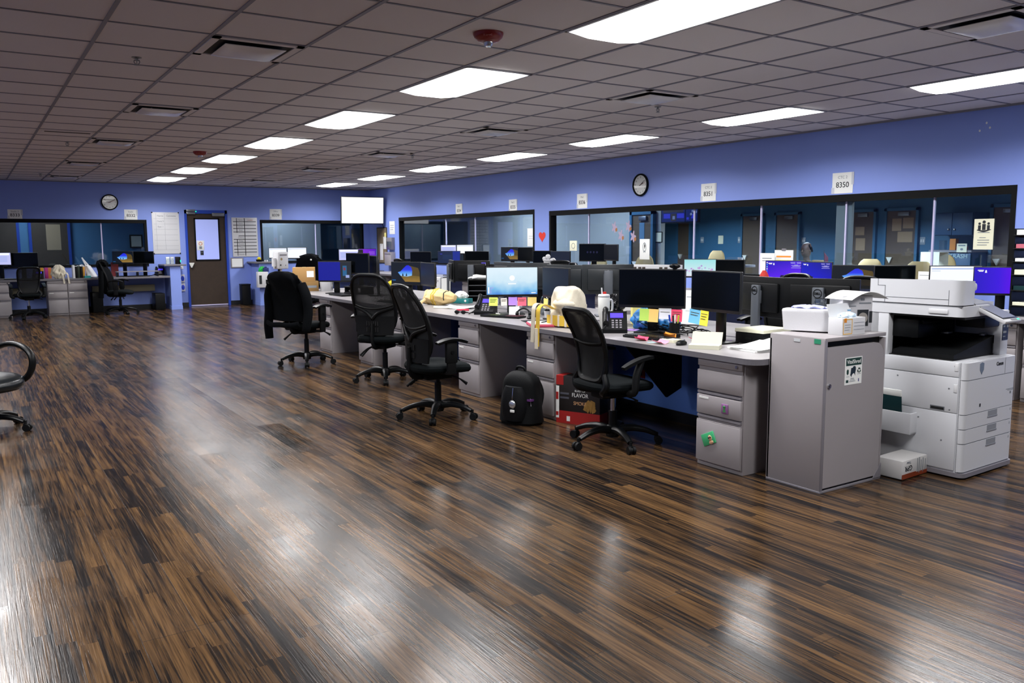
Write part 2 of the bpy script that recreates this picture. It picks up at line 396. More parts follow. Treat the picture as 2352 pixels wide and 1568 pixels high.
def window_y(name, w, mulls):
    x0, x1, z0, z1 = w
    b = B().box(x0, x0+.05, YB-.006, YB+TH, z0, z1).box(x1-.05, x1, YB-.006, YB+TH, z0, z1).box(x0, x1, YB-.008, YB+TH, z1-.07, z1+.006).box(x0, x1, YB-.02, YB+TH, z0, z0+.05)
    f = struct(name, b, M_FRAME); g = [x0]+mulls+[x1]
    for p, q in zip(g, g[1:]): obj('window_pane', B().box(p+.004, q-.004, YB+.05, YB+.058, z0+.04, z1-.06), M_GLASS, f, 0)
    for m_ in mulls: obj('window_mullion', B().box(m_-.011, m_+.011, YB+.042, YB+.066, z0+.04, z1-.06), M_MULL, f, 0)
window_y('window_3', BL, [.2, 2.42]); window_y('window_4', BR, [7.2])
# entrance door
d = struct('door_1', B().box(4.18, 5.02, YB+.01, YB+.055, .015, 2.11).box(4.13, 4.18, YB-.02, YB+.1, 0, 2.19).box(5.02, 5.07, YB-.02, YB+.1, 0, 2.19).box(4.13, 5.07, YB-.02, YB+.1, 2.11, 2.19), [M_DOOR, M_TRIMB], smooth=0)
for p in d.data.polygons:
    c = p.center
    if c.x < 4.181 or c.x > 5.019 or c.z > 2.1105: p.material_index = 1
wn = obj('door_window', B().box(4.36, 4.86, YB-.002, YB+.004, 1.07, 1.98).box(4.33, 4.36, YB-.008, YB+.005, 1.04, 2.01).box(4.86, 4.89, YB-.008, YB+.005, 1.04, 2.01).box(4.33, 4.89, YB-.008, YB+.005, 1.04, 1.07).box(4.33, 4.89, YB-.008, YB+.005, 1.98, 2.01), [M_FRAME, mat('lit_frosted_pane', '8f9bd8', .3, emit='a3aee6', es=.55, noise=.02)], d, 0)
for p in wn.data.polygons:
    if 4.365 < p.center.x < 4.855 and 1.075 < p.center.z < 1.975 and abs(p.normal.y) > .9: p.material_index = 1
obj('door_handle', B().prism([(4.17, 1.0), (4.29, 1.0), (4.235, .89), (4.215, .89)], YB-.05, YB+.01, 'Y'), mat('handle_white_metal', 'd8d8d0', .3), d)
obj('door_closer', B().box(4.73, 5.0, YB-.06, YB+.01, 2.05, 2.13, .008), M_STEEL, d)
obj('kick_plate', B().box(4.19, 5.01, YB+.0, YB+.012, .01, .035), M_MULL, d)
lk = obj('magnetic_lock', B().box(4.17, 4.36, YB-.06, YB+.01, 2.15, 2.20, .005).box(4.17, 4.36, YB-.05, YB+.01, 2.09, 2.14, .005), M_STEEL, d)
obj('status_light', B().sph((4.375, YB-.055, 2.155), .012), mat('green_led', '10c070', .3, emit='18e090', es=3, noise=0), lk)
# recessed troffers
def ceiling_light(i, j, label, group):
    x0, y0 = GX+i*GT, GY+j*GT; x1, y1 = x0+GT, y0+2*GT; c = ((x0+x1)/2, (y0+y1)/2)
    t = thing('ceiling_light', label, 'ceiling light', (c[0], c[1], H), 0, group)
    hx, hy = GT/2-.008, GT-.008
    f = B().box(-hx, hx, -hy, -hy+.018, -.010, 0).box(-hx, hx, hy-.018, hy, -.010, 0).box(-hx, -hx+.018, -hy, hy, -.010, 0).box(hx-.018, hx, -hy, hy, -.010, 0)
    obj('light_frame', f, M_WHT, t, 0)
    ax, ay = hx-.018, hy-.018
    d_ = B()
    d_.prism([(-ax, -.004), (ax, -.004), (ax, -.009), (ax*.45, -.030), (-ax*.45, -.030), (-ax, -.009)], -ay, ay, 'Y')
    obj('light_diffuser', d_, M_LIGHT, t, 0)
    ld = bpy.data.lights.new('troffer_lamp', 'AREA'); ld.shape = 'RECTANGLE'; ld.size = GT-.05; ld.size_y = 2*GT-.05
    ld.energy = LAMP_W; ld.spread = LAMP_SPREAD; ld.color = (1.0, .985, 1.0)
    lo = bpy.data.objects.new('troffer_lamp', ld); COL.objects.link(lo); lo.parent = t; lo.location = (0, 0, -.034)
    return t
for k in range(7):
    ceiling_light(4, -4+4*k, '%s bright ceiling light panel from the camera in the middle row' % ORD[k], 'ceiling light panels')
for k in range(7):
    ceiling_light(10, -4+4*k, '%s bright ceiling light panel from the camera in the row along the long window wall' % ORD[k], 'ceiling light panels')
for n_, k in enumerate((1, 2, 3, 4, 5, 6)):
    ceiling_light(-2, -8+4*k, '%s bright ceiling light panel from the camera in the row left of the picture' % ORD[n_], 'ceiling light panels')
ceiling_light(4, -8, 'bright ceiling light panel right above the camera', 'ceiling light panels')
ceiling_light(10, -8, 'bright ceiling light panel beside the camera near the window wall', 'ceiling light panels')
# air diffusers
def vent(x, y, label):
    t = thing('ceiling_vent', label, 'vent', (x, y, H), 0, 'square ceiling vents'); h = GT/2-.01
    obj('vent_frame', B().box(-h, h, -h, -h+.05, -.012, 0).box(-h, h, h-.05, h, -.012, 0).box(-h, -h+.05, -h, h, -.012, 0).box(h-.05, h, -h, h, -.012, 0), M_TILE, t, 0)
    obj('vent_throat', B().box(-h+.05, h-.05, -h+.05, h-.05, -.004, 0), M_GRIM, t, 0)
    q = .2
    obj('vent_plate', B().sheet(lambda u, v: ((u-.5)*2*q, (v-.5)*2*q, -.045+.02*max(abs(2*u-1), abs(2*v-1))**4), 12, 12, .004), M_VENT, t)
    for q in (-.1, .1): obj('vent_hanger', B().cyl((q, q, -.045), (q, q, 0), .006, seg=6), M_VENT, t)
for k, y in enumerate((5.83, 8.88, 11.93, 15.28, 18.5)): vent(GX+1.5*GT, y, '%s square vent from the camera in the left vent row' % ORD[k])
for k, y in enumerate((2.78, 5.83, 8.57, 11.6, 14.6, 17.9)): vent(GX+7.5*GT, y, '%s square vent from the camera in the vent row over the desks' % ORD[k])
def sprinkler(x, y, label):
    t = thing('fire_sprinkler', label, 'sprinkler', (x, y, H), 0, 'ceiling sprinklers')
    obj('escutcheon', B().lathe([(.034, 0), (.034, -.004), (.018, -.010), (0, -.010)]), M_STEEL, t)
    obj('sprinkler_frame', B().cyl((0, 0, -.008), (0, 0, -.025), .009, seg=10).tube([(-.016, 0, -.02), (-.018, 0, -.035), (-.004, 0, -.052)], .003, 6).tube([(.016, 0, -.02), (.018, 0, -.035), (.004, 0, -.052)], .003, 6).box(-.018, .018, -.003, .003, -.024, -.018).cyl((0, 0, -.02), (0, 0, -.05), .003, seg=6), M_STEEL, t)
    obj('deflector', B().cyl((0, 0, -.052), (0, 0, -.055), .019, seg=12), M_STEEL, t)
for (x, y), l in zip(((1.06, 6.49), (1.14, 12.25), (1.21, 18.02), (5.75, 6.22), (5.70, 11.53)), ('nearest sprinkler head above the left aisle', 'middle sprinkler head above the left aisle', 'farthest sprinkler head by the back wall', 'sprinkler head behind the second vent over the desks', 'small far sprinkler head over the far desks')): sprinkler(x, y, l)
def strobe(x, y, label):
    t = thing('fire_alarm', label, 'fire alarm', (x, y, H), 0, 'red ceiling fire alarms')
    bd = obj('alarm_body', B().lathe([(.095, 0), (.095, -.012), (.088, -.03), (.062, -.052), (.03, -.056), (0, -.056)], seg=32), M_RED, t)
    text('FIRE', .03, mat('pale_red_lettering', 'c98a8a', .5), bd, (-.047, -.072, -.026), (R(60), 0, R(-33)), ext=.002)
    obj('strobe_lens', B().lathe([(.03, -.052), (.03, -.066), (.022, -.082), (0, -.086)]), mat('clear_strobe_lens', 'd8dce0', .08, .6, noise=0), t)
strobe(2.81, 4.6, 'red fire strobe on the ceiling, nearer one beside the big light panel'); strobe(2.87, 12.65, 'small red fire strobe farther back on the ceiling')
t = thing('ceiling_return_slot', 'dark narrow slot grille in the ceiling over the left aisle', 'vent', (1.05, 11.2, H))
obj('slot_frame', B().box(-.27, .27, -.06, .06, -.006, 0), M_TILE, t, 0); obj('slot_gap', B().box(-.24, .24, -.035, .035, -.008, 0), M_GRIM, t, 0)
# ------------------------------------------------------------------ builders: pedestals, monitors, chairs
def pedestal(x, y, rz, w, label, lock=True, dep=.56, group='grey drawer pedestals'):
    """front at local x=0 facing -x, centred on y"""
    t = thing('drawer_pedestal', label, 'drawers', (x, y, 0), rz, group); h = w/2
    obj('cabinet_body', B().box(.02, dep, -h, h, .0, .70, .004).box(.012, .03, -h+.012, h-.012, .03, .695), M_GREY, t)
    def front(z0, z1, nm):
        o = obj(nm, B().box(-.004, .018, -h+.008, h-.008, z0, z1, .005), M_GREY, t)
        obj('drawer_pull', B().prism([(.004, z0-.006), (-.002, z0-.010), (-.002, z0-.022), (.014, z0-.026), (.014, z0-.006)], -h+.012, h-.012, 'Y') if z0 > .1 else B().box(-.002, .01, -h+.01, h-.01, z1-.004, z1+.006, .002), M_GREYD if z0 > .1 else M_GREY, o)
    front(.035, .300, 'file_drawer'); front(.345, .470, 'drawer'); front(.500, .630, 'drawer')
    s_ = obj('top_strip', B().box(.0, .02, -h+.008, h-.008, .655, .70, .004), M_GREY, t)
    if lock: obj('key_lock', B().cyl((-.008, -h+.05, .678), (.004, -h+.05, .678), .010, seg=14).box(-.010, -.006, -h+.049, -h+.051, .671, .685), M_CHR, s_)
    obj('label_holder', B().box(-.0055, -.003, h-.11, h-.03, .445, .458), M_PAPER, t, 0)
    return t

PIC = {}
def P_(n, c, s=1.0): return emat('screen_'+n, c, s)
G_LOGIN = gradmat('screen_login_blue', [(0, '0a3bb0'), (.18, '1f6fd6'), (.42, '7fc0ea'), (.7, 'cfe8f6'), (1, 'dcefFA')], 'Z', -.15, .15, 1.0, .12)
G_PURP = gradmat('screen_purple_glow', [(0, '1508b8'), (.45, '3a0ae0'), (.75, '6a14f0'), (1, '3b0bd8')], 'X', -.30, .30, .95, 0, 0)
G_PINK = gradmat('screen_violet_glow', [(0, '7a3ef5'), (.4, '5a18ee'), (1, '2a0ac0')], 'Z', -.15, .15, 1.0, .05, -.3)
G_BLUE = gradmat('screen_deep_blue', [(0, '1a1ce8'), (.5, '0e12c8'), (1, '0a0f9a')], 'Z', -.15, .15, .8, 0, .5)
G_SKY = gradmat('screen_pale_sky', [(0, 'f0d8ee'), (.3, 'cfe8ee'), (1, '8fe0e2')], 'Z', -.15, .15, 1.0)
G_SKYB = gradmat('screen_night_sky', [(0, 'a8d8f8'), (.35, '5aa0f0'), (.6, '2a3ae8'), (1, '1a1cd0')], 'Z', -.06, .10, 1.0)
G_SAND = gradmat('screen_sand', [(0, '6a4a18'), (.5, 'b08a40'), (1, '8a7030')], 'Z', -.13, -.02, .7, .05)
G_VIO = gradmat('screen_violet_band', [(0, '8a1ce8'), (1, '5a10c8')], 'X', -.2, .2, .9)
def screen_mesh(kind, w, h):
    """flat screen facing -y with its picture as layered flat shapes"""
    b = B(); ms = []
    def q(x0, x1, z0, z1, m, k=0):
        poly([(x0, z0), (x1, z0), (x1, z1), (x0, z1)], m, k)
    def poly(p, m, k=0):
        if m not in ms: ms.append(m)
        f = b.bm.faces.new([b.bm.verts.new((u*w/2, -.0006*k, v*h/2)) for u, v in p]); f.material_index = ms.index(m)
    def disc(cx, cz, r, m, k): poly([(cx+r*h/w*math.cos(a*PI/12), cz+r*math.sin(a*PI/12)) for a in range(24)], m, k)
    W_ = P_('white', 'ffffff', 1.0); T_ = P_('pale_text', 'b9b4ff', .8)
    if kind == 'off': q(-1, 1, -1, 1, M_OFF)
    elif kind == 'navy': q(-1, 1, -1, 1, P_('navy_idle', '041c3a', .55))
    elif kind == 'navylogo': q(-1, 1, -1, 1, M_OFF); [disc(x, 0, .14, P_('dim_blue', '070c3c', .8), 1) for x in (-.35, -.1, .15, .4)]
    elif kind == 'login':
        q(-1, 1, -1, 1, G_LOGIN); disc(0, .22, .20, W_, 1); q(-.2, .2, -.10, -.05, P_('pale_text2', 'd8e8f8', 1), 1); q(-.16, .16, -.24, -.17, W_, 1)
        for k, z in enumerate((-.5, -.62, -.74, -.86)): disc(-.93, z, .06, W_, 2); q(-.88, -.74 if k == 0 else -.82, z-.03, z+.03, T_, 2)
        q(.76, .94, -.92, -.86, W_, 1)
    elif kind in ('beach', 'beachdark', 'beachgold'):
        q(-1, 1, -1, 1, P_('cave_shadow', '071524', .6))
        sh = [(-.55, .05), (-.35, .15), (-.15, .45), (.05, .72), (.2, .75), (.38, .55), (.45, .2), (.42, -.25), (.1, -.35), (-.35, -.3)]
        poly(sh, G_SKYB, 1)
        rk = [(.2, .74), (.5, .62), (.85, .5), (.95, .1), (.95, -.3), (.42, -.25), (.45, .2), (.38, .55)]
        poly(rk, P_('cave_rock', 'a08a20' if kind == 'beachgold' else '6a5626', .6), 1)
        poly([(-.35, -.3), (.1, -.35), (.42, -.25), (.95, -.3), (.97, -.85), (-.05, -.85)], G_SAND, 2)
        for x in (-.2, .05): poly([(x-.06, -.3), (x+.06, -.3), (x, .02)], P_('cave_shadow', '071524', .6), 3)
        q(-.95, -.7, -.78, -.66, P_('dim_blue_clock', '1a5a9a', .8), 1)
    elif kind == 'white':
        q(-1, 1, -1, 1, P_('page_white', 'f4f8ff', 1.05)); q(-.95, .95, .78, .84, P_('page_blue', '7a9ae0', 1), 1); q(-.95, -.6, .62, .66, P_('page_grey', 'b8c8e0', 1), 1)
    elif kind == 'doc':
        q(-1, 1, -1, 1, P_('page_lilac', 'c8ccff', .9)); q(-.9, .9, .6, .95, P_('page_white', 'f4f8ff', 1.05), 1)
        for z in (.3, .1, -.1, -.3, -.5): q(-.8, .7, z, z+.05, P_('page_blue', '7a9ae0', 1), 1)
    elif kind in ('purple', 'violet', 'blue'):
        q(-1, 1, -1, 1, {'purple': G_PURP, 'violet': G_PINK, 'blue': G_BLUE}[kind])
        q(-.88, -.66, .76, .82, W_, 1); q(-.84, -.68, .68, .73, W_, 1); disc(-.58, .76, .05, W_, 1); poly([(-.62, .6), (-.54, .6), (-.56, .76), (-.6, .76)], W_, 1)
        for x0, x1, z in ((.3, .55, .85), (.62, .88, .85), (.32, .55, .74), (.64, .86, .74), (.34, .84, .52), (.4, .8, .44), (.5, .7, .58), (.34, .86, .28)): q(x0, x1, z, z+.05, T_, 1)
        if kind == 'violet':
            for k in range(7): q(-.97, -.91, .78-.22*k, .9-.22*k, P_('icon_%d' % (k % 3), ('ffffff', '30b0ff', '8fe0ff')[k % 3], .9), 1)
    elif kind == 'violetband': q(-1, 1, -1, 1, G_VIO); q(-.85, -.5, .6, .75, W_, 1); [q(.2, .85, z, z+.06, P_('violet_text', 'c88cff', .9), 1) for z in (.4, .15, -.1)]
    elif kind == 'flower':
        q(-1, 1, -1, 1, G_SKY)
        rr = random.Random(3)
        for k in range(34):
            x = rr.uniform(-.95, .8); z = rr.uniform(-.9, -.1+.5*math.exp(-((x+.0)/.3)**2)); r = rr.uniform(.05, .12)
            poly([(x+r*h/w*(1+.5*math.cos(5*a*PI/10))*math.cos(a*PI/10), z+r*(1+.5*math.cos(5*a*PI/10))*math.sin(a*PI/10)) for a in range(20)], P_('blossom_%d' % (k % 3), ('c99ae0', 'b47ad8', 'e8b8e8')[k % 3], .9), 1+k % 5)
    elif kind == 'bluesplit':
        q(-1, .35, -1, 1, P_('flat_royal_blue', '0814a0', .8)); q(.35, 1, -1, 1, P_('flat_slate', '232a32', .8)); q(.5, .75, -.5, .6, P_('app_blue', '2a6a9a', .8), 1); q(.55, .68, .1, .4, P_('app_red', '8a3a4a', .8), 2); q(.68, .9, -.7, -.4, P_('app_lilac', 'a8b8f0', .8), 2)
    elif kind == 'menu':
        q(-1, 1, -1, 1, P_('dark_blue_page', '0a2450', .7)); q(.35, 1, -1, 1, P_('mid_blue_page', '0c2a9a', .8), 1); q(-.8, -.6, .5, .6, P_('dim_violet', '3a3ad0', .8), 1)
        for z in (.3, .1, -.1, -.3): q(-.55, .25, z, z+.06, P_('dim_line', '123a70', .8), 1)
    return b, ms
def monitor(x, y, ztop, w, yaw, label, kind='off', zdesk=.74, back=None, asp=1.75, stand=True, group='desk monitors', tilt=0, logo=None):
    t = thing('monitor', label, 'monitor', (x, y, zdesk), R(yaw), group); h = w/asp; zc = ztop-zdesk-h/2
    sh = B().box(-w/2, w/2, -.004, .020, zc-h/2, zc+h/2, .004).box(-w*.40, w*.40, .016, .045, zc-h*.38, zc+h*.36, .014)
    obj('monitor_shell', sh, M_MON if back is None else (M_MONB if back == 'light' else M_MOND), t)
    sb, ms = screen_mesh(kind, w-.014, h-.030)
    s_ = obj('screen', sb, ms, t, 0, (0, -.0046, zc+.006))
    if stand:
        obj('stand_neck', B().box(-.042, .042, .046, .075, .012, zc+h*.30, .008).box(-.045, .045, .040, .06, zc-.05, zc+.05, .005), M_STAND if back else M_BLK, t)
        obj('stand_foot', B().box(-.12, .12, -.07, .12, 0, .012, .005), M_STAND if back == 'light' else M_BLK, t)
    if logo:
        if logo == 'shell': lz, ly, m_ = zc+h*.22, .0465, mat('pale_badge', 'c4c8cc', .4)
        else: lz, ly, m_ = zc+h*.16, .0765, M_BLK
        r_ = .022 if logo == 'shell' else .030
        lg = obj('maker_badge', B().tube([(r_*math.cos(a*PI/14), ly, lz+r_*math.sin(a*PI/14)) for a in range(28)], r_*.09, 6, True), m_, t)
        text('DELL', r_*.72, m_, lg, (0, ly+.001, lz), (PI/2, 0, PI), ext=.0008, bold=.0006)
    return t

# --------------------------- task chairs (local: faces +x)
def star_base(t, r=.31, twist=0, m=None):
    m = m or M_BLK
    obj('base_hub', B().lathe([(.045, .055), (.05, .07), (.05, .125), (.036, .14), (0, .14)]), m, t)
    for k in range(5):
        a = twist+2*PI*k/5; c, s = math.cos(a), math.sin(a)
        b = B().tube([(.03*c, .03*s, .105), (.12*c, .12*s, .118), (.22*c, .22*s, .105), ((r-.01)*c, (r-.01)*s, .075)], [.030, .026, .021, .017], 10, flat=1.25, up=(0, 0, 1))
        leg = obj('base_leg', b, m, t)
        cx, cy = r*c, r*s; cb = B().cyl((cx, cy, .05), (cx, cy, .085), .011, seg=10); n = Vector((-s, c, 0)); q = Vector((cx+.012*c, cy+.012*s, .028))
        for sg in (-1, 1): cb.cyl(q+n*sg*.008, q+n*sg*.026, .028, seg=18)
        cb.cyl(q-n*.008, q+n*.008, .020, seg=12).box(cx-.014, cx+.014, cy-.014, cy+.014, .035, .058, .005)
        obj('caster', cb, M_BLKM, leg)
def seat_blob(rx, ry, z0, th, n=3.0, droop=.03, dish=.012):
    prof = [(.0, 0), (.80, .0), (.93, .12), (.99, .35), (1.0, .60), (.96, .82), (.86, .97), (.6, 1.0), (.3, 1.0), (.0, 1.0)]
    b = B()
    def f(th_, t):
        k = t*(len(prof)-1); i = min(int(k), len(prof)-2); fr = k-i
        r = prof[i][0]*(1-fr)+prof[i+1][0]*fr; zz = prof[i][1]*(1-fr)+prof[i+1][1]*fr
        c, s = math.cos(th_), math.sin(th_); e = (abs(c)**n+abs(s)**n)**(-1/n)
        x, y = rx*e*c*max(r, .02), ry*e*s*max(r, .02)
        z = z0+th*zz-droop*max(0, x/rx)**3*1.0
        if zz > .9: z -= dish*(1-(x/rx)**2)*(1-(y/ry)**2)
        return (x, y, z)
    return b.blob(f, 36, 27)
def arm_t(t, y, ztop, m=M_BLK, x0=-.02):
    a = obj('armrest', B().box(x0-.035, x0+.045, y-.016, y+.016, .40, ztop-.10, .01).box(x0-.045, x0+.055, y-.022, y+.022, ztop-.20, ztop-.02, .012).box(x0-.03, x0+.03, y-.10 if y > 0 else y, y if y > 0 else y+.10, .395, .42, .006), M_BLKM, t)
    def pad(u, v):
        x = -.12+.26*u; e = 1-abs(2*u-1)**4*.35; return (x0+x, y+(v-.5)*.085*e, ztop-.012-.028*(2*u-1.0)**2+.006*(1-(2*v-1)**2))
    obj('arm_pad', B().sheet(pad, 16, 8, .022), m, a)
    obj('arm_knob', B().cyl((x0+.005, y+(.02 if y < 0 else -.02)*-1, ztop-.11), (x0+.005, y+(.03 if y > 0 else -.03), ztop-.11), .014, seg=12), M_BLK, a)
def back_x(s, u=0): return -.215-.135*s+.045*math.sin(PI*min(1, s*1.15))+.05*u*u
def task_chair(x, y, rz, label, twist=.3, zs=.42, ztop=1.10, jacket=False, group='black task chairs at the desks', levers=True):
    t = thing('task_chair', label, 'chair', (x, y, 0), rz, group)
    star_base(t, .31, twist)
    obj('gas_column', B().cyl((0, 0, .13), (0, 0, .30), .028).cyl((0, 0, .30), (0, 0, zs-.04), .018), M_BLK, t)
    mech = obj('tilt_mechanism', B().box(-.14, .10, -.08, .08, zs-.07, zs-.005, .012), M_BLKM, t)
    if levers:
        for (lx, ly) in ((-.10, .09), (-.05, .12)):
            obj('tilt_lever', B().tube([(lx, ly*.5, zs-.04), (lx-.04, ly*1.2, zs-.07), (lx-.11, ly*1.7, zs-.14)], [.006, .007, .012], 8), M_BLKM, mech)
        obj('tilt_lever', B().tube([(.08, -.06, zs-.04), (.09, -.2, zs-.05), (.13, -.27, zs-.09)], [.005, .005, .016], 8, flat=.5), M_BLKM, mech)
    obj('seat', seat_blob(.255, .25, zs-.005, .085), M_FAB, t)
    z0 = zs+.08; hb = ztop-z0
    def wd(s): return .185+.055*math.sin(PI*min(1, .15+s*.75))
    def S(u, s): return (back_x(s, u), u*wd(s), z0+hb*s)
    # outer rim
    pts = []
    for k in range(40):
        a = 2*PI*k/40; c, s_ = math.cos(a), math.sin(a); e = (abs(c)**4+abs(s_)**4)**(-.25); pts.append(S(c*e, .5+.5*s_*e*.985))
    obj('back_frame', B().tube(pts, .021, 8, True, flat=.8), M_BLK, t)
    obj('back_net', B().sheet(lambda u, v: S((2*u-1)*.95, .30+.68*v), 14, 16, .003), M_NETA, t)
    sh = obj('lower_shell', B().sheet(lambda u, v: (S((2*u-1)*.97, .01+.31*v)[0]-.012, S((2*u-1)*.97, .01+.31*v)[1], S(0, .01+.31*v)[2]), 12, 8, .022), M_BLKM, t)
    for zz in (.10, .20):
        for yy in (-.06, -.035, -.01, .015, .04, .065): obj('shell_slot', B().box(S(0, zz)[0]-.030, S(0, zz)[0]-.014, yy-.005, yy+.005, z0+hb*(zz-.035), z0+hb*(zz+.035)), M_GRIM, sh, 0)
    br = [(S(0, .28)[0]-.02, 0, S(0, .28)[2]), (S(.3, .38)[0]-.018, S(.3, .38)[1], S(0, .38)[2]), (S(.92, .46)[0]-.004, S(.92, .46)[1], S(0, .46)[2])]
    yb = B().tube(br, [.022, .018, .014], 8).tube([(p[0], -p[1], p[2]) for p in br], [.022, .018, .014], 8)
    obj('lumbar_brace', yb, M_BLK, t)
    obj('lumbar_bar', B().tube([S(u*.9, .50-.06*(1-u*u)) for u in [k/6-1 for k in range(13)]], .010, 8), M_BLK, t)
    obj('back_spine', B().tube([(-.10, 0, zs-.04), (-.21, 0, zs-.03), (-.245, 0, zs+.05), (S(0, .2)[0]-.03, 0, S(0, .2)[2])], [.03, .032, .030, .026], 8, flat=.6), M_BLKM, t)
    if jacket != 'noarms':
        arm_t(t, .285, zs+.29); arm_t(t, -.285, zs+.29)
    return t
def loop_chair(x, y, rz, label, twist=.2, zs=.40):
    """mesh back chair whose frame tube sweeps under the seat, with sloping fixed arms"""
    t = thing('mesh_back_chair', label, 'chair', (x, y, 0), rz)
    star_base(t, .315, twist)
    obj('gas_column', B().cyl((0, 0, .13), (0, 0, .245), .030), M_BLK, t)
    obj('column_sleeve', B().cyl((0, 0, .245), (0, 0, zs-.03), .020), M_CHR, t)
    mech = obj('tilt_mechanism', B().box(-.14, .10, -.08, .08, zs-.06, zs-.002, .012), M_BLKM, t)
    obj('height_lever', B().tube([(.02, -.06, zs-.035), (.03, -.2, zs-.045), (.03, -.25, zs-.055)], [.005, .005, .011], 8), M_BLKM, mech)
    obj('seat', seat_blob(.255, .25, zs, .075, 3.2, .02), M_FAB, t)
    def S(u, s): 
        w_ = .190-.035*(1-s)**1.5+.004*s
        return (-.20-.13*s+.055*math.sin(PI*min(1, s*1.05))+.018*u*u, u*w_, zs+.075+.505*s)
    pts = []
    for k in range(44):
        a = 2*PI*k/44; c, s_ = math.cos(a), math.sin(a); e = (abs(c)**6+abs(s_)**6)**(-1/6); pts.append(S(c*e, .5+.5*s_*e))
    obj('back_frame', B().tube(pts, [.024 if p[2] < zs+.2 else .018 for p in pts], 8, True), M_BLK, t)
    obj('back_net', B().sheet(lambda u, v: S((2*u-1)*.95, .02+.96*v), 14, 18, .003), M_NETB, t)
    obj('lumbar_bar', B().tube([(S(u*.95, .52)[0]-.01, S(u*.95, .52)[1], S(0, .52+.03*u*u)[2]) for u in [k/6-1 for k in range(13)]], .011, 8, flat=1.4), M_BLKM, t)
    for sg in (1, -1):
        p = S(sg*.97, .12)
        obj('frame_strut', B().tube([p, (p[0]-.012, sg*.20, zs+.06), (-.19, sg*.16, zs+.005), (-.10, sg*.10, zs-.02)], [.022, .026, .028, .022], 8), M_BLK, t)
        y_ = sg*.285
        ar = obj('armrest', B().tube([(-.03, sg*.23, zs-.0), (-.015, y_, zs+.02), (.0, y_, zs+.13), (.04, y_, zs+.23)], [.020, .022, .024, .022], 10, flat=1.3, up=(1, 0, 0)), M_BLKM, t)
        obj('arm_pad', B().sheet(lambda u, v: (-.11+.31*u, y_+(v-.5)*.06*(1-.35*abs(2*u-1)**3), zs+.26-.075*(1-u)**2.2-.018*u**4), 16, 6, .022), M_BLKM, ar)
    return t
# ------------------------------------------------------------------ desks
def desktop(name, label, pts, z=.74, th=.036, cat='desk'):
    o = obj(name, B().prism(pts, z-th, z, 'Z'), [M_DESK, M_DESKE], None, 0)
    for p in o.data.polygons:
        if p.normal.z < .5: p.material_index = 1
    return tag(o, label, cat)
arc = [(3.85+.09-.09*math.cos(a*PI/12), 3.29+.09-.09*math.sin(a*PI/12)) for a in range(7)]
desktop('worktop', 'long grey worktop with the rounded front corner running beside the grey shredding cabinet', arc+[(4.66, 3.29), (4.66, 12.3), (3.85, 12.3)])
desktop('worktop', 'grey worktop on the hidden far side of the double desk row', [(4.70, 3.4), (5.48, 3.4), (5.48, 12.3), (4.70, 12.3)])
o = tag(obj('spine_wall', B().box(4.665, 4.695, 3.5, 12.2, 0, .70).box(4.655, 4.665, 3.5, 12.2, 0, .09), [mat('blue_spine_paint', '5f8ae0', .6), M_BASE], None, 0), 'low blue panel with black base under the middle of the desk row', 'panel')
for p in o.data.polygons:
    if p.center.x < 4.664 : p.material_index = 1
for k, (y0, l) in enumerate(((3.42, 'grey end panel under the far desks behind the copier'), (12.25, 'grey end panel at the far end of the desk row'))):
    tag(obj('end_panel', B().box(4.72, 5.44, y0, y0+.03, 0, .704), M_GREY), l, 'panel')
p1_ = pedestal(3.87, 3.59, 0, .385, 'grey three drawer pedestal next to the shredding cabinet, with two magnets', dep=.62)
PD = [(5.56, .40, 'grey three drawer pedestal behind the black backpack'), (6.74, .385, 'grey three drawer pedestal to the right of the tall chair in front'), (8.40, .40, 'grey drawer pedestal glimpsed between the two high-back chairs'), (9.2, .40, 'grey three drawer pedestal left of the second high-back chair'), (10.53, .40, 'grey drawer pedestal right of the jacket-draped chair')]
for y, w_, l in PD: pedestal(3.87, y, 0, w_, l, dep=.62)
tag(obj('panel_bracket', B().prism([(4.0, .704), (4.60, .704), (4.60, .30), (4.45, .24)], 4.66, 4.68, 'Y'), M_BLKM), 'black angled bracket under the desk by the wheeled mesh chair', 'bracket')
t = thing('wall_outlet', 'white socket plate on the blue panel under the desk', 'outlet', (4.664, 4.92, .36)); obj('outlet_plate', B().box(-.006, 0, -.04, .04, -.06, .06, .002), M_WHT, t); [obj('socket', B().box(-.0075, -.005, -.014, .014, z-.016, z+.016, .002), M_GREYD, t) for z in (-.025, .025)]
t = thing('wall_outlet', 'red socket plate on the blue panel left of the white one', 'outlet', (4.664, 5.2, .37)); obj('outlet_plate', B().box(-.006, 0, -.05, .05, -.07, .07, .002), M_RED, t); [obj('socket', B().box(-.0075, -.005, -.016, .016, z-.018, z+.018, .002), M_BLK, t) for z in (-.03, .03)]
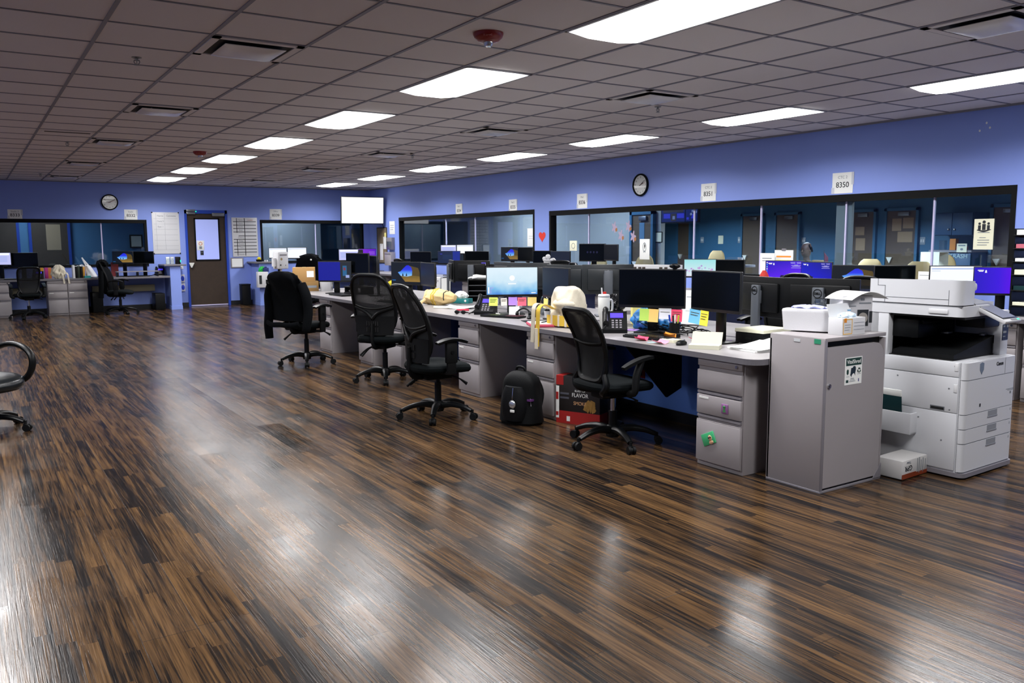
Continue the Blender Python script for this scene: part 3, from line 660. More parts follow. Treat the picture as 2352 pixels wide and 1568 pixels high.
# magnets and stickers on the nearest pedestal
t = thing('fridge_magnet', 'small purple square magnet with a green figure on the middle drawer', 'magnet', (3.861, 3.53, .405)); obj('magnet_plate', B().box(-.004, .004, -.026, .026, -.03, .03, .002), mat('mauve_print', '8a5a8e', .4), t); obj('magnet_picture', B().prism([(-.012, -.02), (.012, -.02), (.006, .0), (.014, .018), (0, .012), (-.014, .018), (-.006, 0)], -.0055, -.004, 'X').sph((-.0045, 0, .016), .006), mat('green_print', '3c8a4a', .5), t)
t = thing('fridge_magnet', 'green tilted photo magnet of someone in sunglasses on the bottom drawer', 'magnet', (3.862, 3.66, .19)); t.rotation_euler = (R(-25), 0, 0)
obj('magnet_plate', B().box(-.004, .003, -.055, .055, -.038, .038, .002), mat('bright_green_print', '3fae72', .4), t)
obj('magnet_picture', B().sph((-.005, -.018, .0), .018, (.25, .85, 1.1)).sph((-.0045, -.018, -.028), .02, (.2, 1, .6)), mat('face_print', 'c99a7a', .5), t); obj('sunglasses_print', B().sph((-.010, -.026, .004), .007, (.25, 1, .8)).sph((-.010, -.011, .004), .007, (.25, 1, .8)), M_INK, t)
# ------------------------------------------------------------------ chairs
loop_chair(3.77, 4.50, R(-6), 'mesh-back chair with sloping arms nearest the shredding cabinet', .75, .405)
task_chair(3.16, 6.02, R(-2), 'high-back black task chair nearest the camera, seen nearly from the side', .35, .40, 1.11)
task_chair(3.57, 7.97, R(36), 'high-back black task chair with see-through net, standing left behind the nearest tall chair', -.1, .42, 1.13)
task_chair(3.31, 9.66, R(26), 'black task chair with a dark jacket hung over its back', .15, .44, 1.09, group='black task chairs at the desks')
# jacket over the back
jt = thing('jacket', 'black jacket draped over the back of the task chair farthest left in the desk row', 'jacket', (3.31, 9.66, 0), R(26))
def jk(th_, t_):
    z = .52+.60*t_; c, s = math.cos(th_), math.sin(th_); n = 2.6; e = (abs(c)**n+abs(s)**n)**(-1/n); sh = 1.0 if t_ < .8 else (max(0.0, 1-((t_-.8)/.2)**2))**.5
    if t_ == 0: sh = .02
    elif t_ < .02: sh = .9
    wy = (.265+.02*math.sin(7*th_)+.012*math.sin(15*t_))*(.85+.25*(1-t_)) * (.42+.58*sh)
    wx = (.075+.012*math.sin(5*th_+9*t_))*max(sh, .3 if t_ > .02 else sh)
    return (back_x((z-.52)/.6)-.005+wx*e*c, wy*e*s, z)
obj('jacket_body', B().blob(jk, 40, 30), M_JACK, jt)
for sg in (1, -1):
    obj('jacket_sleeve', B().tube([(-.29, sg*.24, .98), (-.28, sg*.30, .84), (-.27, sg*.315, .66), (-.30, sg*.31, .48), (-.30, sg*.30, .32 if sg > 0 else .44)], [.06, .065, .062, .058, .052], 14, flat=.75), M_JACK, jt)
obj('jacket_hem', B().tube([(-.36, .26, .52), (-.40, .14, .50), (-.41, 0, .505), (-.40, -.14, .50), (-.36, -.25, .52)], .03, 10, flat=.6), M_JACK, jt)
# leather chair at left edge
t = thing('leather_chair', 'black leather chair with a looped arm, cut by the left picture edge', 'chair', (-.02, 7.55, 0), R(-55))
star_base(t, .31, .45)
obj('gas_column', B().cyl((0, 0, .13), (0, 0, .34), .028), M_BLK, t)
obj('seat', seat_blob(.27, .26, .335, .11, 3, .03), M_LEA, t)
obj('seat_back', B().sheet(lambda u, v: (-.26-.12*v+.05*(2*u-1)**2, (u-.5)*.5*(1-.15*v), .44+.6*v), 12, 12, .09), M_LEA, t)
for sg in (1, -1): obj('arm_loop', B().tube([(-.24, sg*.27, .60), (-.05, sg*.28, .655), (.10, sg*.285, .645), (.20, sg*.285, .58), (.215, sg*.28, .49), (.17, sg*.26, .40), (.06, sg*.22, .345)], .022, 10, flat=1.3), M_BLK, t)
# ------------------------------------------------------------------ shredding console
t = thing('shredding_console', 'tall grey locked shredding cabinet with a green-headed sticker, in front of the copier', 'cabinet', (3.97, 2.90, 0))
W_, D_, HH = .575, .385, .90
obj('console_body', B().box(0, .014, 0, D_, .012, HH-.002, .003).box(W_-.016, W_, 0, D_, .012, HH-.03, .003).box(0, W_, D_-.014, D_, .012, HH-.03).box(.004, W_, .0, D_, HH-.022, HH, .003).box(.014, W_-.016, .03, D_-.01, .02, .03), M_GREY, t)
obj('paper_slot', B().box(.014, W_-.016, .035, .05, HH-.13, HH-.02), M_GRIM, t, 0)
dpts = [(.022, .028), (W_-.022, .028), (W_-.022, HH-.13)]+[(W_-.022-.075*(1-math.cos(a*PI/12)), HH-.13+.075*math.sin(a*PI/12)) for a in range(1, 7)]+[(.022, HH-.055)]
dr = obj('console_door', B().prism(dpts, -.002, .018, 'Y'), M_GREY, t, 30)
obj('door_lock', B().cyl((.045, -.010, .625), (.045, 0, .625), .013, seg=16).cyl((.045, -.014, .625), (.045, -.008, .625), .006, seg=8), M_CHR, dr)
obj('plinth_trim', B().box(-.002, W_+.002, -.003, D_, 0, .014, .002), M_GREYD, t)
obj('corner_guard', B().prism([(W_-.075, .014), (W_+.001, .014), (W_+.001, .10)], -.006, -.001, 'Y'), M_GREYD, t, 0)
obj('edge_trim', B().box(-.001, .022, -.002, .004, .012, HH-.012, .002), M_GREYD, t)
for (y, l, c) in ((.19, 'pale_tape', 'cfd3d6'), (.05, 'green_tape', '2f9a72')): obj('tape_scrap', B().box(-.0015, 0, y-.022, y+.022, HH-.035, HH-.018 if c != '2f9a72' else HH-.008), mat(l, c, .5), t, 0)
st = obj('console_sticker', B().box(.185, .345, -.0035, -.002, .615, .775), M_PAPER, dr, 0)
obj('sticker_header', B().box(.194, .338, -.0042, -.0035, .727, .770), mat('dark_green_print', '06352c', .5), st, 0)
text('VitalShred', .031, M_PAPER, st, (.266, -.0046, .748), ext=.0003, bold=.0003)
obj('sticker_map', B().prism([(.236, .668), (.242, .668), (.246, .657), (.252, .672), (.262, .680), (.272, .680), (.278, .672), (.283, .664), (.281, .678), (.287, .700), (.285, .716), (.276, .722), (.262, .720), (.258, .713), (.243, .712), (.240, .690)], -.0042, -.0035, 'Y'), mat('navy_print', '0b2230', .5), st, 0)
obj('sticker_badge', B().prism([(.202, .700), (.211, .708), (.220, .700), (.220, .682), (.211, .672), (.202, .682)], -.0042, -.0035, 'Y'), mat('dark_green_print', '06352c', .5), st, 0)
rc = B()
for k in range(3):
    a = R(90+120*k); rc.tube([(.317+.012*math.cos(a+q), -.0040, .694+.012*math.sin(a+q)) for q in (-.85, -.45, 0, .45, .75)], [.0036, .0036, .0036, .0036, .0014], 6)
obj('recycling_mark', rc, mat('dark_green_print', '06352c', .5), st)
obj('sticker_small_print', B().box(.240, .272, -.0042, -.0035, .648, .652).box(.234, .278, -.0042, -.0035, .640, .643).box(.226, .286, -.0042, -.0035, .632, .635).box(.302, .336, -.0042, -.0035, .672, .674).box(.200, .226, -.0042, -.0035, .662, .664), M_INKG, st, 0)
obj('sticker_tab', B().box(.198, .220, -.0042, -.0035, .628, .644), mat('dark_green_print', '06352c', .5), st, 0); obj('sticker_stamp', B().box(.312, .320, -.0042, -.0035, .628, .646), mat('violet_print', '4a4a8a', .5), st, 0)
# ------------------------------------------------------------------ copier
t = thing('photocopier', 'big white office copier with a tilted touch panel and open black output bay', 'copier', (4.91, 2.60, 0), R(2)); W_, D_ = .62, .64
def rounded(x0, x1, y0, y1, r, n=5, corners=(1, 1, 0, 0)):
    P = []
    for (cx, cy, a0), k in zip(((x0, y0, PI), (x1, y0, 1.5*PI), (x1, y1, 0), (x0, y1, .5*PI)), corners):
        if not k: P.append((cx, cy)); continue
        ox = cx+(r if cx == x0 else -r); oy = cy+(r if cy == y0 else -r)
        P += [(ox+r*math.cos(a0+q*PI/2/n), oy+r*math.sin(a0+q*PI/2/n)) for q in range(n+1)]
    return P
obj('copier_body', B().box(.004, W_-.004, .03, D_, .035, .715), M_COP, t)
obj('base_skirt', B().prism(rounded(-.006, W_+.006, -.012, D_, .04), .012, .038, 'Z'), M_GREYD, t)
for cx, cy in ((.06, .07), (W_-.06, .07), (.06, D_-.07), (W_-.06, D_-.07)): obj('caster', B().cyl((cx-.012, cy, .014), (cx+.012, cy, .014), .014, seg=14), M_BLK, t)
obj('seam_backing', B().prism(rounded(.004, W_-.004, .003, .04, .03), .038, .712, 'Z'), M_COPG, t)
for z0, z1, nm, grip in ((.045, .215, 'paper_drawer', 1), (.221, .305, 'paper_drawer', 1), (.310, .395, 'paper_drawer', 1), (.400, .605, 'front_door', 0), (.610, .713, 'front_cover', 0)):
    f = obj(nm, B().prism(rounded(0, W_, 0, .035, .03), z0, z1, 'Z'), M_COP, t, 40)
    if grip:
        obj('drawer_grip', B().box(.285, .40, -.0015, .004, z1-.034, z1-.001).box(.28, .405, -.003, .002, z1-.044, z1-.036, .001), mat('copier_recess_grey', '8c9096', .5), f, 0)
        obj('drawer_number', B().box(W_-.05, W_-.045, -.001, 0, z1-.03, z1-.015), M_INKG, f, 0)
    if nm == 'front_door': obj('door_notch', B().box(.17, .187, -.001, .002, .432, .452), M_INK, f, 0); obj('small_print', B().box(W_-.12, W_-.02, -.001, 0, .505, .508).box(W_-.10, W_-.02, -.001, 0, .497, .500).box(W_-.07, W_-.05, -.001, 0, .475, .49), M_INKG, f, 0)
    if nm == 'front_cover':
        text('Canon', .032, M_INK, f, (.40, -.0012, .680), bold=.0008)
        obj('shield_mark', B().prism([(.15, .70), (.175, .707), (.20, .70), (.198, .66), (.175, .632), (.152, .66)], -.0015, .001, 'Y'), mat('shield_grey_blue', '6f7c8c', .5), f, 0)
        obj('cover_join', B().box(.47, .472, -.001, .001, .612, .712), M_COPG, f, 0)
# left side details
sd = obj('side_panel', B().box(-.004, .005, .045, D_-.05, .05, .40, .003).box(-.004, .005, .045, D_-.05, .404, .62, .003).box(-.004, .005, .045, D_-.05, .625, .713, .003), M_COP, t)
obj('side_handle', B().box(-.0055, -.003, .12, .21, .41, .435), M_COPG, sd, 0); obj('side_handle_gap', B().box(-.006, -.0045, .125, .205, .414, .429), M_GRIM, sd, 0)
for y, z in ((.09, .42), (.10, .55), (.07, .69), (.28, .345), (.13, .225), (.43, .59)): obj('panel_screw', B().cyl((-.006, y, z), (-.002, y, z), .005, seg=8), M_COPG, sd)
for z in (.53, .66): obj('side_latch', B().box(-.007, -.003, .05, .072, z, z+.05, .002), M_WHT, sd)
pk = obj('document_pocket', B().box(-.075, -.062, .29, .58, .235, .37, .006).box(-.07, 0, .29, .305, .235, .37, .004).box(-.07, 0, .565, .58, .235, .37, .004).box(-.07, 0, .29, .58, .235, .25, .004), M_COP, t)
# output bay
obj('bay_lining', B().box(.02, W_-.10, .10, D_-.05, .715, .72).box(.05, W_-.08, D_-.10, D_-.04, .715, .985).box(.02, W_-.08, .04, D_-.06, .97, .985), M_GRIM, t)
obj('bay_column', B().box(0, .06, D_-.13, D_, .713, .99, .006).box(0, W_, D_-.06, D_, .713, .99), M_COP, t)
obj('output_tray', B().prism([(.03, .722), (.52, .722), (.55, .80), (.52, .84), (.10, .76), (.03, .75)], .10, D_-.15, 'Y'), M_BLKM, t)
obj('inner_finisher', B().box(.05, .50, D_-.30, D_-.12, .83, .95, .01).box(.08, .42, D_-.315, D_-.29, .92, .945, .004), M_BLK, t)
obj('tray_arm', B().box(.30, .36, D_-.36, D_-.31, .845, .86, .004), M_STEEL, t); obj('tray_clip', B().box(.48, .53, .14, .18, .83, .85, .004), M_STEEL, t)
rt = obj('right_column', B().box(W_-.10, W_, .06, D_, .713, 1.0, .008).box(W_-.12, W_, .10, D_, .715, .80, .01), M_COP, t)
obj('column_label', B().box(W_-.085, W_-.012, .057, .061, .81, .91), mat('dark_label', '1b2026', .4), rt, 0); obj('label_lines', B().box(W_-.08, W_-.06, .0555, .0575, .893, .903).box(W_-.035, W_-.018, .0555, .0575, .89, .905).box(W_-.08, W_-.04, .0555, .0575, .855, .868).box(W_-.08, W_-.05, .0555, .0575, .83, .836), M_INKG, rt, 0)
# scanner head + feeder
sc_ = obj('scanner_unit', B().prism(rounded(-.004, .30, .035, D_, .045, corners=(1, 0, 0, 0)), .985, 1.05, 'Z').prism(rounded(.0, W_-.06, .12, D_, .04), .99, 1.048, 'Z'), M_COP, t, 40)
obj('scanner_seam', B().box(-.0055, .19, .05, D_-.01, 1.046, 1.050), M_COPG, sc_, 0); obj('side_button_bar', B().box(-.012, -.003, .13, .25, 1.0, 1.028, .005), M_WHT, sc_)
fd = obj('document_feeder', B().prism(rounded(-.006, .20, .06, D_+.005, .055, corners=(1, 1, 0, 0)), 1.054, 1.20, 'Z'), M_COP, t, 40)
for v in fd.data.vertices:
    if v.co.z > 1.1: v.co.z += .012*math.sin(PI*max(0, min(1, v.co.y/D_)))-.012*max(0, v.co.x-.1)/.1
obj('feeder_seam', B().box(-.0075, .0, .13, D_-.1, 1.086, 1.089).box(-.0075, 0, .13, .1325, 1.054, 1.145).box(-.0075, 0, D_-.10, D_-.097, 1.054, 1.16).box(-.0075, 0, D_-.10, D_-.05, 1.158, 1.161).box(-.0075, 0, D_-.05, D_-.047, 1.158, 1.2), M_COPG, fd, 0)
obj('feeder_exit', B().box(.195, .204, .09, D_-.05, 1.062, 1.11), M_GRIM, fd, 0); obj('feeder_lip', B().box(.15, .225, .075, D_-.02, 1.135, 1.185, .015), M_COP, fd)
obj('feeder_tray', B().prism([(.19, 1.050), (.42, 1.050), (.42, 1.062), (.30, 1.070), (.19, 1.09)], .07, D_-.04, 'Y'), M_COP, t, 20)
tp = obj('touch_panel', B().box(-.10, .10, -.012, .012, -.135, .135, .008), M_WHT, t, loc=(.265, -.0, 1.01), rot=(R(-66), 0, 0))
obj('panel_screen', B().box(-.09, .09, -.0145, -.011, -.11, .125, .002), mat('dark_panel_rim', '10141a', .3), tp); obj('panel_display', B().box(-.08, .08, -.0155, -.0135, -.098, .112), mat('grey_display', '8d909c', .2), tp, 0); obj('panel_key', B().box(-.02, .08, -.014, -.011, -.128, -.118), M_COPG, tp, 0); obj('panel_led', B().box(.05, .075, -.0146, -.0125, -.128, -.12), mat('green_led', '10c070', .3), tp, 0)
obj('panel_arm', B().box(.30, .50, .06, .24, .90, .985, .01), M_BLK, t)
o = thing('booklet', 'dark teal booklet with a white top strip in the copier side pocket', 'booklet', (4.91-.045, 2.60+.46, .262)); o.rotation_euler = (0, R(-7), 0)
obj('cover', B().box(-.004, .004, -.095, .10, 0, .245, .002), mat('teal_dark_print', '0b2f33', .4), o); obj('cover_strip', B().box(-.005, .005, -.096, .101, .205, .246, .002), M_PAPER, o); obj('cover_print', B().box(-.005, -.0038, -.06, -.03, .02, .03).box(-.005, -.0038, -.0, .07, .09, .094).box(-.005, -.0038, .0, .06, .08, .084), mat('teal_mid_print', '2f6a6a', .4), o, 0)
# toner box on the floor
t = thing('toner_box', 'crumpled white toner carton lying on the floor beside the copier', 'box', (4.60, 2.86, 0), R(3)); 
obj('carton', B().box(0, .29, -.07, .10, .006, .12, .006), mat('white_carton', 'd3d2d0', .6), t)
obj('carton_tape', B().box(.0, .29, -.0708, -.069, .006, .030).box(.0, .16, -.0712, -.0695, .03, .036), mat('rust_band', '8a3a1c', .5), t, 0)
obj('carton_tear', B().box(.17, .175, -.072, -.069, .03, .115).box(.19, .196, -.072, -.069, .02, .118).box(.212, .216, -.072, -.069, .03, .1).box(.235, .24, -.072, -.069, .02, .11).box(.262, .266, -.072, -.069, .03, .1), M_INKG, t, 0)
text('GPR', .045, M_INK, t, (.07, -.0715, .070), (PI/2, PI, 0)); text('Toner', .02, M_INKG, t, (.07, -.0715, .103), (PI/2, PI, 0))
# ------------------------------------------------------------------ monitors
MON = {}
def mon(key, mid, x, w, yaw, label, kind='off', back=None, logo=None, y=None, zd=.74, dz=0, group='desk monitors', stand=True):
    c = onX(mid, x) if y is None else onY(mid, y)
    MON[key] = (monitor(round(c.x, 3), round(c.y, 3), round(c.z+dz, 3), w, yaw, label, kind, zd, back, 1.75, stand, group, 0, logo), w, round(c.z+dz, 3))
    return MON[key][0]
mon('m1', (1497, 617), 4.38, .53, -58, 'large black-screened monitor with four notes along its lower edge', 'off')
mon('m2', (1644, 622), 4.30, .50, -95, 'black-screened monitor with a blue and a yellow note at its lower left', 'off')
mon('m3', (1176, 612), 4.40, .51, -26, 'bright blue log-in screen monitor with coloured notes below', 'login')
mon('m4', (1276, 614), 4.40, .49, -97, 'turned dark navy monitor right of the bright log-in screen', 'navy')
mon('m5', (932, 601), 4.40, .49, -69, 'monitor with a beach cave picture behind the tall chairs', 'beach')
mon('m6', (982, 603), 4.42, .48, -98, 'turned dark monitor right of the beach cave picture', 'navy')
mon('m7', (768, 600), 4.22, .50, -46, 'monitor half royal blue, half slate, at the far left of the desk row', 'bluesplit')
mon('m8', (820, 581), 4.45, .51, -76, 'raised black monitor in front of the blue and slate screen', 'off')
mon('m8b', (857, 587), 4.45, .48, -103, 'edge-on black monitor left of the second high-back chair', 'off')
def bmon(key, mid, x, w, yaw, label, back='dark', logo='shell'): return mon(key, mid, x, w, yaw+180, label, 'off', back, logo, group='monitors seen from behind')
bmon('bA', (1039, 597), 5.32, .50, -112, 'monitor seen from behind, turned nearly edge-on, left of the stickered one', logo=None)
b_ = bmon('bB', (1085, 598), 5.36, .47, -52, 'monitor seen from behind with a white and violet sticker at its corner', logo=None)
bmon('bC', (1161, 602), 5.05, .46, -92, 'grey-backed monitor seen from behind, left above the bright log-in screen', 'light')
bmon('bD', (1213, 603), 5.05, .50, -60, 'grey-backed monitor seen from behind, under the white ornament', 'light')
bmon('bE', (1303, 608), 5.05, .48, -70, 'grey-backed monitor seen from behind, right of the navy screen', 'light')
bmon('bF', (1396, 607), 5.05, .49, -33, 'wide grey-backed monitor seen from behind, above the white tote bag', 'light')
bmon('bG', (1752, 635), 5.02, .53, -99, 'turned monitor back with a dark badge on its stand, right of the black screens', logo='stand')
bmon('bH', (1888, 639), 5.04, .54, -74, 'monitor back with a badge on its grey stand, behind the boxes on the shredding cabinet', logo='stand')
st_ = obj('asset_sticker', B().box(-.19, -.13, .0205, .0215, .405, .445), M_PAPER, b_, 0); obj('sticker_band', B().box(-.19, -.13, .0212, .022, .428, .445), mat('violet_band', '5a4ad0', .5), st_, 0)
RW = [('rwA', (2196, 609.5), 8.2, .49, -42, 'white page monitor on the window counter above the copier', 'white'),
 ('rwB', (2303, 612.5), 8.2, .48, -58, 'violet-blue monitor at the right picture edge above the copier panel', 'purple'),
 ('rwC', (1962, 608.5), 8.2, .46, -60, 'golden cave picture monitor half hidden by a black monitor back', 'beachgold'),
 ('rwD', (2056, 609), 8.2, .42, -40, 'dark monitor between the golden cave picture and the yellow folder', 'off'),
 ('rwE', (1803, 598), 8.2, .45, -58, 'bright violet monitor with a column of icons, under the two standing papers', 'violet'),
 ('rwF', (1876, 601), 8.2, .38, -78, 'deep blue monitor right of the bright violet one', 'blue'),
 ('rwG', (1609, 594.5), 8.2, .44, -54, 'monitor with a pink blossom picture against the window', 'flower'),
 ('rwH', (1677, 596), 8.2, .41, -76, 'dark monitor right of the blossom picture', 'off'),
 ('rwI', (1360, 559.3), 8.2, .49, -72, 'tall raised black monitor in front of the window left part', 'navylogo'),
 ('rwJ', (1403, 561), 8.2, .44, -102, 'turned raised black monitor beside the tall one', 'off'),
 ('rwK', (1246, 575.5), 8.2, .41, -74, 'dark monitor behind the white ornament, left of its pair', 'off'),
 ('rwL', (1287, 576.5), 8.2, .41, -74, 'dark monitor behind the white ornament, right of its pair', 'navy'),
 ('rwM', (1172, 567), 8.2, .45, -74, 'monitor with a small beach cave picture below the red heart', 'beach'),
 ('rwN', (1206, 567.5), 8.2, .44, -88, 'dark monitor right of the small beach cave picture below the heart', 'off'),
 ('rwO', (1095, 576.5), 7.95, .46, -42, 'black monitor in front of the paler pair of screens', 'off'),
 ('rwP', (1031, 576), 7.95, .46, -42, 'dark blue menu screen left of the black one', 'menu'),
 ('rwQ', (966, 577.5), 8.15, .46, -40, 'dark monitor farthest left along the long window counter', 'off'),
 ('rwR', (1030, 562), 8.42, .33, -36, 'left one of two pale lit screens high against the far window', 'doc'),
 ('rwS', (1068, 561.5), 8.42, .34, -36, 'right one of two pale lit screens high against the far window', 'white')]
for k, m_, x, w_, yw, l, kd in RW: mon(k, m_, x, w_, yw, l, kd, group='monitors on the window counters')
BWM = [('bw1', (638, 569), 19.45, .44, -40, 'left bright white screen by the far back window', 'white'), ('bw2', (682, 568), 19.45, .47, -40, 'right bright white screen by the far back window', 'white'),
 ('bw3', (801, 572), 19.4, .50, -10, 'white screen in the far corner under the wall television', 'doc'), ('bw4', (843, 571), 19.4, .46, -10, 'violet screen in the far corner under the wall television', 'violetband'),
 ('lw1', (-3, 579.5), 19.45, .46, -30, 'lit lilac page screen cut by the left picture edge', 'doc'), ('lw2', (51, 580), 19.45, .54, -10, 'black monitor on the back counter near the left picture edge', 'off'),
 ('lw3', (281, 577), 19.6, .48, -40, 'monitor with a beach cave picture on the back counter', 'beach'), ('lw4', (328, 577), 19.6, .47, -36, 'black monitor next to the whiteboard on the back counter', 'off')]
for k, m_, y, w_, yw, l, kd in BWM: mon(k, m_, 0, w_, yw, l, kd, y=y, group='monitors on the window counters')
# sticky notes stuck along monitor edges
def note(mk, dx, dz, w_, h_, col, label, tilt=0, lines=0):
    t_, mw_, zt = MON[mk]; a = t_.rotation_euler.z; zc = zt-mw_/1.75-.005+dz
    o = thing('sticky_note', label, 'note', (t_.location.x+dx*math.cos(a)+.012*math.sin(a), t_.location.y+dx*math.sin(a)-.012*math.cos(a), zc), a, 'sticky notes on the monitors')
    o.rotation_euler = (0, R(tilt), a)
    obj('note_sheet', B().sheet(lambda u, v: ((u-.5)*w_, -.008*v*v, -h_*v), 4, 6, .0008), mat('note_'+col, col, .8, noise=.03), o, 0)
    for k in range(lines): obj('handwriting', B().box(-w_*.38, w_*(.38-.1*(k % 3)), -.0028-.0016*k, -.0014-.0012*k, -h_*(.2+.17*k)-.003, -h_*(.2+.17*k)), mat('note_ink', '5d5a3a', .8), o, 0)
    return o
for a in [('m3', -.185, .0, .085, .082, 'd8ea6a', 'lime green note with dark scribbles under the log-in screen', 2, 3), ('m3', -.085, -.008, .060, .072, 'dcd8d0', 'small pale note with a drawing, second under the log-in screen', -3, 2), ('m3', .005, 0, .085, .08, 'b48ae0', 'lilac note, middle under the log-in screen', 1, 0), ('m3', .095, -.004, .085, .082, 'ec6a80', 'coral pink note under the log-in screen', 0, 2), ('m3', .195, -.003, .088, .084, 'f2d67a', 'warm yellow note, last under the log-in screen', 1, 0),
 ('m4', -.16, -.005, .08, .09, 'f2d67a', 'narrow-looking yellow note under the navy screen', 2, 0), ('m4', .02, -.0, .09, .08, 'ec5a78', 'crumpled pink note under the navy screen', 8, 0), ('m4', .10, -.02, .08, .08, 'f06a86', 'second pink note overlapping the first under the navy screen', -20, 0),
 ('m1', -.05, 0, .075, .095, 'b4d860', 'yellow-green note, first under the large black screen', 1, 0), ('m1', .02, -.002, .085, .1, 'f2c874', 'apricot note, second under the large black screen', 2, 0), ('m1', .115, -.006, .095, .07, 'dcdce4', 'white note, third under the large black screen', 1, 1), ('m1', .205, .0, .085, .092, 'f04a70', 'hot pink note, last under the large black screen', 1, 2),
 ('m2', -.19, .01, .12, .10, '6ab8e0', 'sky blue note at the lower left of the smaller black screen', 4, 2), ('m2', -.09, .008, .085, .105, 'f2e040', 'bright yellow note beside the sky blue one', 3, 3)]: note(*a)
# ------------------------------------------------------------------ things on the near desks
def on(name, label, cat, x, y, rz=0, z=.74, group=None): return thing(name, label, cat, (x, y, z), R(rz), group)
def phone(x, y, rz, label):
    t = on('desk_phone', label, 'phone', x, y, rz, group='black desk phones')
    obj('phone_body', B().prism([(-.09, 0), (.10, 0), (.10, .15), (.06, .16), (-.09, .03)], -.085, .105, 'X'), M_BLK, t, 20)
    tl = math.atan2(.13, .15)
    def face(nm, x0, x1, v0, v1, m, th=.002, p=t):
        return obj(nm, B().box(x0, x1, v0, v1, 0, th), m, p, 0, (0, -.09, .03), (tl, 0, 0))
    face('phone_display', -.025, .075, .125, .175, mat('violet_lcd', '4a3ac8', .3, emit='4636d8', es=.8, noise=0))
    kb = B()
    for i in range(3):
        for j in range(4): kb.box(-.015+.03*i, .003+.03*i, .015+.024*j, .028+.024*j, 0, .004)
    obj('keypad', kb, M_GREYD, t, 0, (0, -.09, .03), (tl, 0, 0))
    hs = obj('handset', B().tube([(-.06, -.075, .075), (-.06, -.05, .085), (-.06, .02, .135), (-.06, .06, .17), (-.06, .075, .165)], [.026, .024, .019, .025, .026], 12, flat=.9), M_BLK, t)
    obj('handset_cord', B().tube([(-.06, -.08, .06), (-.09, -.11, .03), (-.13, -.10, .012), (-.14, -.04, .012), (-.10, .02, .012)], .006, 6), M_BLKM, t)
    return t
phone(4.17, 4.98, -38, 'black desk phone with a violet display beside the white tumbler'); phone(4.20, 6.98, -46, 'black desk phone left of the log-in screen keyboard')
def keyboard(x, y, rz, label, tint=None, w_=.44, z=.74):
    t = on('keyboard', label, 'keyboard', x, y, rz, z, 'black keyboards'); obj('keyboard_case', B().box(-w_/2, w_/2, -.07, .07, .002, .018, .005), M_BLKM, t)
    ms = [M_BLK]+([mat('key_'+c, c, .5) for c in tint] if tint else []); b = B()
    for i in range(21):
        b.mi = 0 if not tint else (0 if i < 5 else (1 if i < 10 else (0 if i < 14 else 2)))
        for j in range(5): b.box(-w_/2+.012+i*(w_-.024)/21, -w_/2+.012+(i+.82)*(w_-.024)/21, -.058+.024*j, -.038+.024*j, .016, .023)
    obj('keys', b, ms, t, 0); return t
keyboard(4.10, 4.47, -84, 'black keyboard under the large black screen, among pink papers'); keyboard(4.16, 6.58, -68, 'backlit black keyboard before the log-in screen', ('2a3414', '4a1c22')); keyboard(4.10, 10.55, -88, 'black keyboard by the raised black monitor at the far left')
keyboard(4.12, 8.95, -80, 'black keyboard before the beach cave screen, behind the chairs')
def mouse(x, y, rz, label, z=.74):
    t = on('mouse', label, 'mouse', x, y, rz, z, 'computer mice'); obj('mouse_body', B().sph((0, 0, .012), .03, (1, 1.75, .75), 16), M_BLK, t); obj('scroll_wheel', B().cyl((-.004, .03, .03), (.004, .03, .03), .008, seg=10), M_GREYD, t)
mouse(4.27, 6.28, -60, 'black mouse at the right end of the backlit keyboard'); mouse(4.02, 4.08, -80, 'black mouse partly behind the opened cream pad')
tag(obj('mouse_pad', B().box(-.11, .11, -.13, .13, 0, .004, .002), M_BLKM, None, 30, (4.16, 6.03, .74), (0, 0, R(-20))), 'dark mouse pad lying near the pink folder', 'mouse pad')
# tumbler
t = on('tumbler', 'tall white insulated tumbler with a straw behind the mesh-back chair', 'cup', 4.31, 5.27)
obj('tumbler_body', B().lathe([(.030, 0), (.033, .005), (.036, .085), (.047, .115), (.049, .255), (.047, .258), (0, .258)], seg=28), mat('speckled_white', 'd0d2ce', .45, noise=.15, bscale=400), t)
obj('tumbler_lid', B().lathe([(.048, .258), (.049, .262), (.047, .27), (.044, .276), (0, .276)], seg=28), M_WHT, t); obj('lid_band', B().lathe([(.0492, .255), (.0496, .258), (.0492, .261)], seg=28), M_STEEL, t); obj('straw', B().cyl((-.02, 0, .27), (-.025, 0, .33), .006, seg=10), M_WHT, t); obj('handle', B().tube([(.045, 0, .23), (.085, 0, .22), (.085, 0, .14), (.046, 0, .12)], .009, 8), M_WHT, t)
# tote bag
M_CANV = mat('cream_canvas', 'd2cab6', .85, noise=.08, bump=.4, bscale=90); M_YSTR = mat('yellow_webbing', 'd8b43c', .8, noise=.06)
t = on('tote_bag', 'cream tote bag with yellow webbing straps hanging over the desk edge', 'bag', 4.14, 5.52, 10)
def tb(th_, v):
    c, s = math.cos(th_), math.sin(th_); e = (abs(c)**2.6+abs(s)**2.6)**(-1/2.6); q = 0 if v < .12 else (v-.12)/.88
    w_ = .02 if v == 0 else (.92+.6*v if v < .12 else max(.02, (1-q**3.2))**.5*(1-.10*q))
    k_ = 0 if v == 0 else 1
    return (.115*e*c*w_*(1+.13*k_*math.sin(3*th_+9*v)+.05*math.sin(9*th_-14*v)*k_), .165*e*s*w_*(1+.06*k_*math.sin(5*th_+7*v)+.05*math.sin(2*th_+1)+.03*math.sin(13*th_+11*v)), .335*(v if v < .12 else .12+.88*math.sin(q*PI/2)**.9)+.03*math.sin(3*th_+1)*(v > .4)*(1-v)*2)
obj('bag_body', B().blob(tb, 48, 36), M_CANV, t)
